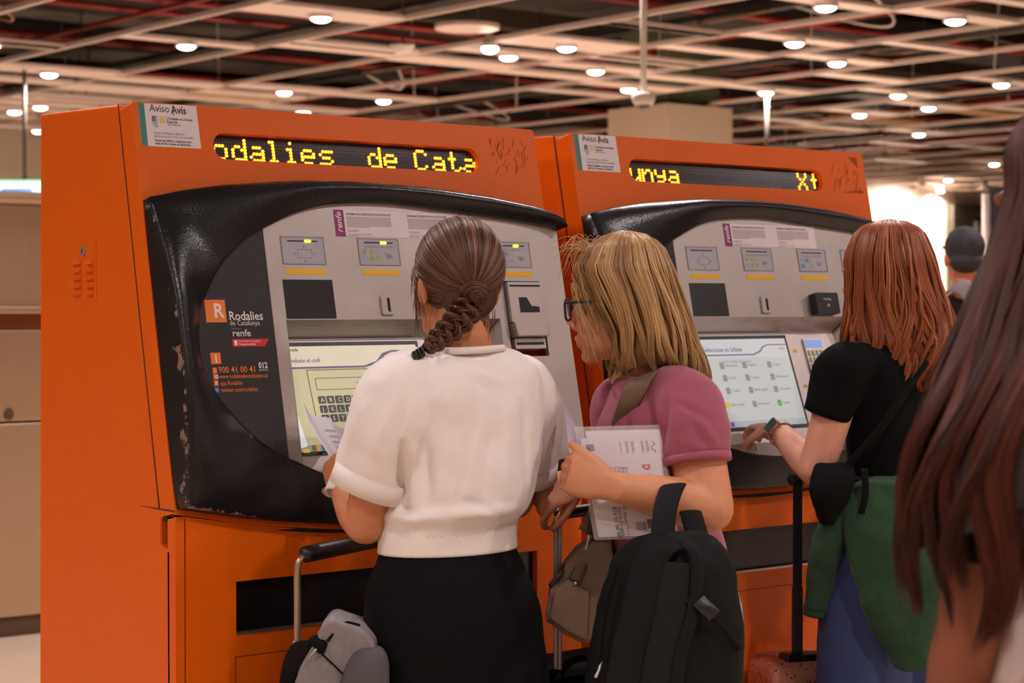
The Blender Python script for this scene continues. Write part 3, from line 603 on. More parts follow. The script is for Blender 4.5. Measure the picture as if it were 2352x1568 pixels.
    for k, u in enumerate(us):
        d_ = P('instruction_display', prism([rect(u, 0.505, u + 0.104, 0.5615)], f, HP - 0.002, HP + 0.0006), LCD, fp)
        P('frame', prism([rect(u - 0.002, 0.503, u + 0.106, 0.5635), rect(u, 0.505, u + 0.104, 0.5615)], f, HP, HP + 0.0022), STEEL2, d_, True)
        P('slot_line', prism([rect(u + 0.014, 0.5515, u + 0.09, 0.5548)], f, HP + 0.0006, HP + 0.001), PD, d_)
        if variant == 0: P('status_lamp', prism([rect(u + 0.056, 0.5500, u + 0.073, 0.5560, 0.0028, 4)], f, HP + 0.001, HP + 0.002), GLED, d_)
        if k == 0:
            P('card_symbol', prism([rect(u + 0.036, 0.516, u + 0.073, 0.536, 0.004), rect(u + 0.0375, 0.5175, u + 0.0715, 0.5345, 0.003)], f, HP + 0.0006, HP + 0.001), PG_, d_)
            for cu, cv, q in ((0.054, 0.5415, 0), (0.054, 0.5095, 2), (0.029, 0.526, 1), (0.080, 0.526, 3)):
                P('arrow', prism([[(u + cu + 0.004 * math.cos(math.pi / 2 * (q + 1) + a_), cv + 0.004 * math.sin(math.pi / 2 * (q + 1) + a_)) for a_ in (0, 2.2, -2.2)][::1]], f, HP + 0.0006, HP + 0.001), PG_, d_)
        else:
            P('lettering', text_mesh(['', 'MONEDAS / MONEDES', 'TARJETA / TARGETA', 'BILLETES / BITLLETS'][k], 0.0078, f, u + 0.014, 0.5412, h=HP + 0.0009), PG_, d_)
            for r in range(2):
                for c_ in range(3):
                    cu, cv = u + 0.013 + c_ * 0.0175, 0.533 - r * 0.0145
                    sh = circ(cu, cv, 0.0048 + 0.0008 * ((c_ + r) % 2), 14) if k == 1 else rect(cu - 0.007, cv - 0.005, cu + 0.007, cv + 0.005)
                    P('coin_symbol' if k == 1 else 'note_symbol', prism([sh], f, HP + 0.0006, HP + 0.001), [print_mat('c1', (152, 164, 84)), print_mat('c2', (164, 178, 72)), print_mat('c3', (150, 180, 178))][(c_ + r * 2) % 3] if k == 1 else [print_mat('n1', (150, 170, 190)), print_mat('n2', (104, 150, 190)), print_mat('n3', (176, 170, 150))][(c_ + r) % 3], d_)
            hand = [(u + 0.066, 0.531), (u + 0.072, 0.527), (u + 0.080, 0.529), (u + 0.088, 0.521), (u + 0.083, 0.523), (u + 0.078, 0.517), (u + 0.070, 0.519)]
            P('hand_symbol', prism([hand], f, HP + 0.0006, HP + 0.001), PG_, d_)
        P('yellow_bar', prism([rect(u + 0.002, 0.481, u + 0.103, 0.4927, 0.0015)], f, HP - 0.001, HP + 0.0006), YEL, fp)
    P('card_window', prism([rect(0.285, 0.3855, 0.409, 0.4695)], f, HP - 0.002, HP + 0.0008), SMOKE, fp)
    cs = P('coin_slot', prism([rect(0.5275, 0.3925, 0.560, 0.4355, 0.004)], f, HP, HP + 0.005), STEEL, fp, True)
    bevel(cs, 0.0015)
    P('slot', prism([rect(0.5425, 0.400, 0.5465, 0.430, 0.0015)], f, HP + 0.005, HP + 0.0056), SLOT, cs)
    P('slot_flap', prism([rect(0.5468, 0.399, 0.5505, 0.430, 0.0015)], f, HP + 0.005, HP + 0.009), STEEL, cs, True)
    rd = P('contactless_reader', prism([rect(0.711, 0.386, 0.797, 0.442, 0.005)], f, HP, HP + 0.024), BLK, fp, True); bevel(rd, 0.002)
    P('lettering', text_mesh('Vending', 0.009, f, 0.738, 0.422, h=HP + 0.0246), PW, rd)
    P('reader_mark', prism([circ(0.755, 0.408, 0.005, 12)], f, HP + 0.024, HP + 0.0248), PG_, rd)
    # banknote unit on the right
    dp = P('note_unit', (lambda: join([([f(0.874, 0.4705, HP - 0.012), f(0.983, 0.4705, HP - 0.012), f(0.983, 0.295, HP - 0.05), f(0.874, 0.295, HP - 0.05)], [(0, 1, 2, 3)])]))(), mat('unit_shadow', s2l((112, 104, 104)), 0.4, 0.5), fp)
    for nm, q, h0, h1 in (('note_mouth', rect(0.878, 0.372, 0.979, 0.466, 0.003), -0.02, 0.012), ('note_chin', [(0.884, 0.338), (0.976, 0.338), (0.979, 0.371), (0.879, 0.371)], -0.02, 0.020), ('receipt_mouth', rect(0.884, 0.312, 0.974, 0.336, 0.002), -0.03, 0.004)):
        o = P(nm, prism([q], f, HP + h0, HP + h1), STEEL, fp, True); bevel(o, 0.003)
    P('note_slot', prism([[(0.905, 0.395), (0.962, 0.395), (0.962, 0.408), (0.94, 0.41), (0.928, 0.43), (0.905, 0.43)]], f, HP + 0.012, HP + 0.0128), SLOT, fp)
    P('note_slot', prism([rect(0.882, 0.455, 0.972, 0.459)], f, HP + 0.012, HP + 0.0128), SLOT, fp)
    P('note_slot', prism([rect(0.888, 0.321, 0.968, 0.327)], f, HP + 0.004, HP + 0.0048), SLOT, fp)
    # printed notices
    nb = P('data_notice', prism([rect(0.4334, 0.566, 0.7702, 0.6245)], f, HP, HP + 0.0006), PAPER, fp)
    q = lambda n, vf, m: P(n, vf, m, nb)
    H1 = HP + 0.0010
    q('brand_band', prism([rect(0.4334, 0.566, 0.4585, 0.6245)], f, HP + 0.0006, HP + 0.0009), PMG)
    q('lettering', text_mesh('renfe', 0.0215, f, 0.4515, 0.574, 0.012, rot=math.pi / 2, shear=0.25, h=H1 + 0.0002), PW)
    for u0, tx in ((0.464, 'INFORMACIÓN SOBRE PROTECCIÓN DE DATOS'), (0.627, 'INFORMACIÓ SOBRE PROTECCIÓ DE DADES')):
        q('lettering', text_mesh(tx, 0.0068, f, u0, 0.6135, 0.006, xs=0.80, h=H1), PD)
        lines = [prism([rect(u0, 0.6085 - i * 0.0031, u0 + (0.118 if i < 7 else 0.06), 0.6097 - i * 0.0031)], f, HP + 0.0006, H1) for i in range(8)] + [prism([rect(u0, 0.5795 - i * 0.0032, u0 + 0.03, 0.5806 - i * 0.0032)], f, HP + 0.0006, H1) for i in range(2)] + [prism([rect(u0, 0.5708 - i * 0.003, u0 + 0.062 - 0.035 * i, 0.5718 - i * 0.003)], f, HP + 0.0006, H1) for i in range(2)]
        tag(q('small_print', join(lines), PG_), kind='stuff')
    av = P('service_notice', prism([[(0.0153, 0.8485), (0.0146, 0.7575), (0.1524, 0.758), (0.1513, 0.8505)]], f, 0.0, 0.0006), PAPER)
    q = lambda n, vf, m: P(n, vf, m, av)
    q('teal_band', prism([[(0.0153, 0.8485), (0.0146, 0.7575), (0.0285, 0.7575), (0.0290, 0.8487)]], f, 0.0006, 0.0009), PTL)
    q('lettering', text_mesh('Aviso |', 0.0225, f, 0.040, 0.832, 0.0, xs=0.92, h=0.0011), PD); q('lettering', text_mesh('Avís', 0.0225, f, 0.0905, 0.831, 0.02, xs=0.92, h=0.0011), PD)
    q('machine_drawing', prism([[(0.043, 0.807), (0.051, 0.797), (0.056, 0.799), (0.057, 0.824), (0.044, 0.823)]], f, 0.0006, 0.001), print_mat('paleblue', (158, 178, 200)))
    q('machine_drawing', prism([[(0.0435, 0.812), (0.051, 0.811), (0.0515, 0.8225), (0.0445, 0.822)]], f, 0.001, 0.0013), print_mat('mauve', (112, 84, 104)))
    q('yellow_square', prism([rect(0.0615, 0.8085, 0.075, 0.823, 0.001)], f, 0.0006, 0.001), print_mat('straw', (226, 196, 130)))
    for s, sz, u, v, bo in (("L'Hospitalet de Llobregat", 0.0072, 0.0785, 0.8165, 0.012), ('Puigcerdà', 0.0072, 0.0785, 0.8095, 0.012), ('Hor. / Per a Vic', 0.006, 0.0785, 0.804, 0.0)): q('lettering', text_mesh(s, sz, f, u, v, bo, xs=0.82, h=0.0011), PD)
    for s, v, bo, m_ in (('Venta de billetes a destinos', 0.7845, 0.0, PG_), ('posteriores a Vic sólo en ventanilla', 0.7775, 0.0, PG_), ('Venda de bitllets a estacions més', 0.7685, 0.012, PD), ('enllà de Vic només en finestreta', 0.762, 0.012, PD)): q('lettering', text_mesh(s, 0.0073, f, 0.0445, v, bo, xs=0.88, h=0.0011), m_)
    # info panel print
    q = lambda n, vf, m: P(n, vf, m, inf)
    H0, H2, H3 = HP, HP + 0.0005, HP + 0.0009
    q('logo_square', prism([rect(0.0930, 0.3790, 0.1405, 0.4258)], f, H0, H2), PO)
    q('lettering', text_mesh('R', 0.041, f, 0.1115, 0.3895, 0.022, xs=0.95, h=H3), PW)
    for s, sz, u, v, bo, m_, xs in (('Rodalies', 0.0262, 0.1455, 0.3835, 0.014, PW, 0.92), ('de Catalunya', 0.0148, 0.1462, 0.3725, 0.0, PW, 0.92), ('Operat per', 0.0058, 0.1475, 0.3640, 0.0, PG_, 0.9), ('renfe', 0.0205, 0.1495, 0.3495, 0.008, PW, 1.02),
                                ('900 41 00 41', 0.0182, 0.1075, 0.2748, 0.008, PO, 0.92), ('012', 0.0175, 0.2030, 0.2825, 0.03, PW, 0.82), ('gencat.cat', 0.0058, 0.2035, 0.2772, 0.0, PW, 0.9), ('www.rodaliesdecatalunya.cat', 0.0128, 0.1085, 0.2632, 0.003, PO, 0.76),
                                ('app Rodalies', 0.0128, 0.1085, 0.2492, 0.002, PO, 0.80), ('twitter.com/rodalies', 0.0128, 0.1085, 0.2352, 0.002, PO, 0.82)):
        q('lettering', text_mesh(s, sz, f, u, v, bo, xs=xs, h=H3), m_)
    q('red_flag', prism([[(0.1480, 0.3282), (0.2235, 0.3282), (0.2352, 0.3440), (0.1480, 0.3440)]], f, H0, H2), PR)
    q('lettering', text_mesh('Generalitat de Catalunya', 0.0062, f, 0.1625, 0.3375, xs=0.85, h=H3), PW); q('lettering', text_mesh('Transports públics', 0.0062, f, 0.1625, 0.3312, 0.02, xs=0.85, h=H3), PW)
    q('flag_mark', prism([rect(0.1520, 0.3310, 0.1590, 0.3412)], f, H2, H3), PW)
    q('info_square', prism([rect(0.0935, 0.2932, 0.1165, 0.3165)], f, H0, H2), PO); q('lettering', text_mesh('i', 0.024, f, 0.1025, 0.2965, 0.03, h=H3), PW)
    for v, m_, ch in ((0.2745, PO, '('), (0.2620, PO, '@'), (0.2485, PO, 'R'), (0.2345, PBL, 'v')):
        q('icon', prism([rect(0.0948, v, 0.1048, v + 0.0112)], f, H0, H2), m_); q('lettering', text_mesh(ch, 0.0098, f, 0.0972, v + 0.0025, 0.01, h=H3), PW)
    # scratches where a sticker came off near the right end of the head panel
    sr = random.Random(3 + variant); sc = []
    for i in range(34):
        u, v = sr.uniform(0.925, 1.03), sr.uniform(0.735, 0.815); L_ = sr.uniform(0.006, 0.03); a_ = sr.choice([1.4, 1.2, 0.9, 1.7])
        w_ = sr.uniform(0.0006, 0.0016); d_ = (math.cos(a_) * L_, math.sin(a_) * L_)
        if v + d_[1] < 0.83: sc.append(prism([[(u, v), (u + w_, v - w_), (u + d_[0] + w_, v + d_[1]), (u + d_[0], v + d_[1] + w_)]], f, 0.0, 0.0005))
    if variant == 1: sc += [prism([[(1.005, 0.838), (1.04, 0.838), (1.04, 0.808)]], f, 0, 0.0005), prism([[(0.96, 0.737), (1.045, 0.737), (1.045, 0.746), (1.0, 0.742)]], f, 0, 0.0005)]
    tag(P('scuff_marks', join(sc), mat('glue_residue', s2l((160, 68, 26)), 0.8)), kind='stuff')
    return t
def led_u(px, X0):
    v = FW + RT * ((px - 1176) / FPX) - UPV * ((340 - 784) / FPX); p0 = np.array([0, YT * 0.9, ZT - 0.08]); tt = ((p0 - CAM) @ EN) / (v @ EN); return (CAM + v * tt)[0] - X0
W1 = list(zip('odaliesdeCata', [led_u(x, 0) for x in (499, 543, 584, 622, 662, 701, 743, 854, 890, 960, 1000, 1038, 1070)]))
W2 = list(zip('unyaXt', [led_u(x, 1.177) for x in (1450, 1478, 1507, 1537, 1832, 1863)]))
make_machine(0.0, 'orange ticket machine with amber sign and code keyboard on its screen', W1, 0)
make_machine(1.177, 'orange ticket machine with mostly blank amber sign and menu of small icons', W2, 1)
# ------------------------------------------------------------------ people
SKIN = {}
def skin_mat(n, rgb): 
    m = mat('skin_' + n, s2l(rgb), 0.5, var=0.10, vscale=18, bump=0.04, bscale=160, spec=0.4)
    b = m.node_tree.nodes['Principled BSDF']; return m
Z3 = np.array([0, 0, 1.0])
class Body:
    def __init__(s, fr, ff):
        s.F = nrm(VR * fr + VF * ff); s.R = np.cross(s.F, Z3)
    def ring(s, L, R, py, d, k):
        hw = (R - L) / 2 * d / FPX; a = hw / math.hypot(s.R @ VR, k * (s.F @ VR)); return at((L + R) / 2, py, d), a, a * k
    def core(s, keys): return s.loft(keys, 40, 0.014)
    def loft(s, keys, n=40, shrink=0.0, seg=None):
        q = [s.ring(*k) for k in keys]; return rings([x[0] for x in q], [x[1] - shrink for x in q], [x[2] - shrink for x in q], s.R, s.F, n, seg)
def head_prims(c, F, U=Z3, s=1.0, ears=True, neck_to=None):
    c = np.asarray(c, float); F = nrm(F); R = nrm(np.cross(F, U)); U = np.cross(R, F); ax = np.array([R, F, U])
    w = lambda x, y, z: c + (R * x + F * y + U * z) * s
    b = lambda p, r: ball(w(*p), np.array(r) * s, ax, 18)
    P = [b((0, -0.015, 0.03), (0.072, 0.092, 0.088)), b((0, 0.028, -0.03), (0.060, 0.062, 0.078)), b((0, 0.032, -0.075), (0.046, 0.050, 0.036)), b((0, 0.068, -0.1), (0.021, 0.021, 0.018)),
         tube([w(0, 0.082, 0.012), w(0, 0.096, -0.012), w(0, 0.110, -0.034)], np.array([0.008, 0.009, 0.0115]) * s, 10), b((0.011, 0.094, -0.040), (0.009, 0.011, 0.008)), b((-0.011, 0.094, -0.040), (0.009, 0.011, 0.008)),
         b((0, 0.088, -0.0625), (0.022, 0.013, 0.0075)), b((0, 0.085, -0.076), (0.020, 0.012, 0.0085))]
    for sx in (-1, 1):
        P += [b((sx * 0.03, 0.074, 0.018), (0.026, 0.018, 0.011)), b((sx * 0.038, 0.056, -0.032), (0.026, 0.026, 0.026)), b((sx * 0.03, 0.030, -0.07), (0.03, 0.05, 0.03))]
        if ears: P += [b((sx * 0.074, -0.008, -0.012), (0.009, 0.019, 0.031)), b((sx * 0.079, -0.013, -0.004), (0.007, 0.012, 0.02))]
    nb = neck_to if neck_to is not None else w(0, -0.045, -0.21)
    P.append(tube([w(0, -0.02, -0.05), w(0, -0.03, -0.12), nb], np.array([0.05, 0.05, 0.062]) * s, 16))
    return P, w
def eyes(par, w, s=1.0):
    EW, EP = mat('eye_white', s2l((225, 215, 210)), 0.2), mat('eye_iris', s2l((70, 48, 36)), 0.2)
    for sx in (-1, 1):
        e = mk('eye', *ball(w(sx * 0.031, 0.0775, 0.0), 0.0125 * s), EW, par, True); mk('iris', *ball(w(sx * 0.031, 0.0835, 0.0), 0.0072 * s), EP, e, True)
def hand_prims(wr, d, n, side, curl=(0.35, 0.5, 0.4), spread=0.06, s=1.0, thumb=(0.75, 0.55, 0.35), tcurl=0.3, idx=None):
    """palm and five fingers: wrist point, finger direction, palm-facing normal, +1/-1 puts the thumb on either edge"""
    d = nrm(d); n = nrm(np.asarray(n, float) - d * (np.asarray(n) @ d)); t = np.cross(d, n) * side; P = []
    P.append(tube([wr - d * 0.02 * s, wr + d * 0.02 * s, wr + d * 0.055 * s, wr + d * 0.092 * s], np.array([(0.026, 0.019), (0.031, 0.017), (0.040, 0.0155), (0.038, 0.0125)]) * s, 14, None, t))
    for i, (off, ln, rr) in enumerate(((0.029, 0.070, 0.0088), (0.0095, 0.078, 0.009), (-0.0095, 0.072, 0.0086), (-0.027, 0.056, 0.0076))):
        c_ = idx[i] if idx else curl
        b = wr + (d * 0.084 + t * off) * s; a = 0.0; dd = nrm(d + t * spread * (1.5 - i)); pts = [b - d * 0.012 * s, b]
        for f_, q in ((0.45, c_[0]), (0.31, c_[1]), (0.24, c_[2])):
            a += q; pts.append(pts[-1] + (dd * math.cos(a) + n * math.sin(a)) * ln * f_ * s)
        P.append(tube(pts, np.array([rr * 1.05, rr * 1.08, rr, rr * 0.92, rr * 0.72]) * s, 10, 17, None, True, True))
    b = wr + (d * 0.028 + t * 0.024 + n * 0.004) * s; td = nrm(t * thumb[0] + d * thumb[1] + n * thumb[2]); td2 = nrm(td + (d * 0.7 - t * 0.4 + n * 0.4) * tcurl)
    P.append(tube([b - td * 0.01 * s, b + td * 0.032 * s, b + td * 0.032 * s + td2 * 0.03 * s, b + td * 0.032 * s + td2 * 0.052 * s], np.array([0.0145, 0.012, 0.0105, 0.0075]) * s, 10, 15, None, True, True))
    return P
def arm_prims(sh, el, wr, r=(0.047, 0.043, 0.036, 0.038, 0.036, 0.025)):
    sh, el, wr = map(lambda v: np.asarray(v, float), (sh, el, wr))
    return [tube([sh, sh * 0.55 + el * 0.45, el], [r[0], r[1], r[2]], 16), ball(el, r[2] * 1.02), tube([el, el * 0.66 + wr * 0.34, wr], [r[2], r[4] * 1.07, r[5]], 16)]
def legs_prims(hip, R, F, z_hip, s=1.0, dx=0.085):
    P = []
    for sx in (-1, 1):
        h = hip + R * dx * sx; k = np.array([h[0], h[1], 0.47]) + F * 0.015; a = np.array([h[0], h[1], 0.085]) - F * 0.01
        P += [tube([np.array([h[0], h[1], z_hip]), (np.array([h[0], h[1], z_hip]) + k) / 2, k, (k + a) / 2 - F * 0.012 + (0, 0, 0.06), a], np.array([0.068, 0.066, 0.052, 0.05, 0.034]) * s, 16),
              tube([a - F * 0.03 - (0, 0, 0.045), a + F * 0.06 - (0, 0, 0.04), a + F * 0.16 - (0, 0, 0.055)], [(0.034, 0.034), (0.04, 0.032), (0.036, 0.018)], 12, None, R, True, True)]
    return P
def shoes(par, hip, R, F, m, dx=0.085):
    for sx in (-1, 1):
        a = np.array([hip[0], hip[1], 0.0]) + R * dx * sx - F * 0.01
        o = mk('shoe', *tube([a - F * 0.055 + (0, 0, 0.05), a - F * 0.02 + (0, 0, 0.052), a + F * 0.06 + (0, 0, 0.045), a + F * 0.14 + (0, 0, 0.032), a + F * 0.19 + (0, 0, 0.025)], [(0.03, 0.04), (0.04, 0.05), (0.045, 0.044), (0.043, 0.031), (0.025, 0.02)], 14, None, R, True, True), m, par, True)
def strand_mesh(name, P, r, m, parent, rnd, taper=True):
    """hair: many fine tapered strands in one mesh; P (N, K, 3), r (N,)"""
    N, K, _ = P.shape
    T = np.gradient(P, axis=1); T /= np.linalg.norm(T, axis=2)[..., None] + 1e-9
    ref = np.random.default_rng(N).normal(0, 1, (N, 1, 3)) + np.zeros((1, K, 1))
    a = np.cross(T, ref); a /= np.linalg.norm(a, axis=2)[..., None] + 1e-9; b = np.cross(T, a)
    tp = np.ones(K)
    if taper: tp = np.clip(np.minimum(1.0, (1 - np.linspace(0, 1, K)) * 3.5 + 0.12), 0.1, 1)
    rr = r[:, None] * tp[None, :]
    V = np.stack([P + rr[..., None] * (math.cos(q) * a + math.sin(q) * b) for q in (0, 2.094, 4.189)], 2)   # N K 3 3
    idx = np.arange(N * K * 3).reshape(N, K, 3)
    i0, i1 = idx[:, :-1, :], idx[:, 1:, :]
    Fq = np.stack([i0, np.roll(i0, -1, 2), np.roll(i1, -1, 2), i1], -1).reshape(-1, 4)
    me = bpy.data.meshes.new(name); me.vertices.add(N * K * 3); me.vertices.foreach_set('co', (V.reshape(-1, 3) - wl(parent)).ravel())
    nf = len(Fq); me.loops.add(nf * 4); me.polygons.add(nf)
    me.loops.foreach_set('vertex_index', Fq.ravel().astype(np.int32)); me.polygons.foreach_set('loop_start', np.arange(0, nf * 4, 4, dtype=np.int32)); me.polygons.foreach_set('use_smooth', np.ones(nf, bool))
    at_ = me.attributes.new('tone', 'FLOAT', 'POINT'); at_.data.foreach_set('value', np.repeat(rnd, K * 3).astype(np.float32))
    me.update(calc_edges=True); me.validate()
    o = mk(name, None, None, m, parent, mesh=me); o['kind'] = 'stuff'; return o
def hair_mat(name, dark, mid, light, rough=0.38):
    m = bpy.data.materials.new(name); m.use_nodes = True; nt = m.node_tree; b = nt.nodes['Principled BSDF']
    b.inputs['Roughness'].default_value = rough; b.inputs['Specular IOR Level'].default_value = 0.45
    at_ = nt.nodes.new('ShaderNodeAttribute'); at_.attribute_name = 'tone'; cr = nt.nodes.new('ShaderNodeValToRGB')
    e = cr.color_ramp.elements; e[0].color = (*s2l(dark), 1); e[1].color = (*s2l(light), 1); k = e.new(0.5); k.color = (*s2l(mid), 1)
    nt.links.new(at_.outputs['Fac'], cr.inputs[0]); nt.links.new(cr.outputs[0], b.inputs['Base Color']); return m
def envelope_hair(name, keys, d, thF, openf, N, K, hm, base_m, parent, clump=60, wave=0.0, wfreq=1.5, rho=(0.86, 1.03), rad=(0.0009, 0.0020), seed=1, lmin=0.82, ax2=None, base_rho=0.9, lenfn=None, fray=0.0, strandrng=None, base_to=0.93):
    rg = np.random.default_rng(seed)
    C = np.array([at(k[2], k[1], d + (k[5] if len(k) > 5 else 0)) for k in keys]); A = np.array([k[3] * d / FPX for k in keys]); B = np.array([k[4] for k in keys]); t0 = np.array([k[0] for k in keys])
    tt = np.linspace(0, 1, 80)
    def sm(y): 
        y = np.asarray(y, float); q = np.column_stack([np.interp(tt, t0, y[:, i]) for i in range(y.shape[1])]) if y.ndim == 2 else np.interp(tt, t0, y)[:, None]
        ker = np.array([1, 2, 3, 2, 1]) / 9.0; qq = np.vstack([q[:1]] * 2 + [q] + [q[-1:]] * 2); return np.column_stack([np.convolve(qq[:, i], ker, 'valid') for i in range(q.shape[1])])
    Cs, As, Bs = sm(C), sm(A)[:, 0], sm(B)[:, 0]; a1 = VR; a2 = -VF if ax2 is None else ax2
    def pt(th, t, rh):
        f_ = t * 79; i = np.clip(f_.astype(int), 0, 78); u = np.clip(f_ - i, 0, 1)
        c = Cs[i] * (1 - u)[..., None] + Cs[i + 1] * u[..., None]; aa = As[i] * (1 - u) + As[i + 1] * u; bb = Bs[i] * (1 - u) + Bs[i + 1] * u
        return c + (np.cos(th) * aa * rh)[..., None] * a1 + (np.sin(th) * bb * rh)[..., None] * a2
    # underlying mass of hair
    nT, nH = 30, 48; tb = np.linspace(0.0, base_to, nT); V = []; Fc = []
    for lay, rh in ((0, base_rho), (1, base_rho - 0.2)):
        for t in tb:
            op = openf(t); th = np.linspace(thF + op, thF + 2 * np.pi - op, nH); L_ = (lenfn(th) if lenfn else 1.0)
            V.append(pt(th, np.full(nH, t) * np.minimum(1, L_), np.full(nH, rh) * (1 if lay else 1 - 0.25 * max(0, (t - 0.8) / 0.2))))
    V = np.vstack(V); o = nT * nH
    for lay in (0, 1):
        for i in range(nT - 1):
            for j in range(nH - 1): q = lay * o + i * nH + j; f4 = (q, q + 1, q + nH + 1, q + nH); Fc.append(f4 if lay == 0 else f4[::-1])
    for i in range(nT - 1):
        for j in (0, nH - 1): q = i * nH + j; Fc.append((q, q + nH, q + nH + o, q + o))
    for j in range(nH - 1): q = (nT - 1) * nH + j; Fc.append((q, q + 1, q + 1 + o, q + o))
    hb = fix_normals(mk(name, V, Fc, base_m, parent, True))
    # strands
    op0 = openf(0.5); s0, s1 = strandrng or (thF + op0, thF + 2 * np.pi - op0)
    lock_th = np.sort(rg.uniform(s0, s1, clump)); lock_ph = rg.uniform(0, 6.28, clump); lock_len = rg.uniform(lmin, 1.0, clump); lock_tone = rg.uniform(0.15, 0.85, clump); lock_rho = rg.uniform(*rho, clump)
    th0 = rg.uniform(s0, s1, N); li = np.clip(np.searchsorted(lock_th, th0), 0, clump - 1)
    ln = lock_len[li] * rg.uniform(0.92, 1.0, N); ln = ln * (lenfn(th0) if lenfn else 1.0)
    s = np.linspace(0, 1, K)[None, :]; t = np.minimum(1, s * ln[:, None]) * 0.999
    cl = (t ** 1.8) * 0.62; th = th0[:, None] * (1 - cl) + lock_th[li][:, None] * cl
    th = th + wave * t ** 1.3 * np.sin(6.283 * wfreq * t + lock_ph[li][:, None]) + fray * rg.normal(0, 1, N)[:, None] * t ** 2
    op = np.array([[openf(x) for x in row] for row in t[:1]])[0] if False else None
    rh = (rg.uniform(*rho, N) * 0.45 + lock_rho[li] * 0.55)[:, None] + 0.06 * wave * 4 * np.cos(6.283 * wfreq * t + lock_ph[li][:, None]) * t + 0.012 * np.sin(9 * t + rg.uniform(0, 6.28, N)[:, None]) + fray * 0.6 * np.abs(rg.normal(0, 1, N))[:, None] * t ** 2
    P = pt(th, t, rh)
    tone = np.clip(lock_tone[li] * 0.55 + rg.uniform(0, 1, N) * 0.45, 0, 1)
    strand_mesh('strands', P, rg.uniform(*rad, N), hm, hb, tone); return hb

def folds(o, d, L):
    """press creases into a cloth: (x0, y0, x1, y1, half width, height), in pixels of the photograph at depth d, on the side towards the viewer"""
    me = o.data; n = len(me.vertices); co = np.empty(n * 3); no = np.empty(n * 3); me.vertices.foreach_get('co', co); me.vertices.foreach_get('normal', no)
    co = co.reshape(-1, 3); no = no.reshape(-1, 3); w_ = co + wl(o); q = np.stack([(w_ - CAM) @ VR, w_[:, 2]], 1); face = np.clip(-(no @ VF) * 2.0, 0, 1); add = np.zeros(n)
    for x0, y0, x1, y1, hw, h in L:
        a = at(x0, y0, d); b = at(x1, y1, d); a2 = np.array([(a - CAM) @ VR, a[2]]); b2 = np.array([(b - CAM) @ VR, b[2]]); ab = b2 - a2
        t = np.clip(((q - a2) @ ab) / (ab @ ab), 0, 1); dist = np.linalg.norm(q - a2 - t[:, None] * ab, axis=1); add += h * np.exp(-(dist / (hw * d / FPX)) ** 2) * np.sin(np.pi * (0.12 + 0.76 * t)) * face
    me.vertices.foreach_set('co', (co + no * add[:, None]).ravel()); me.update()

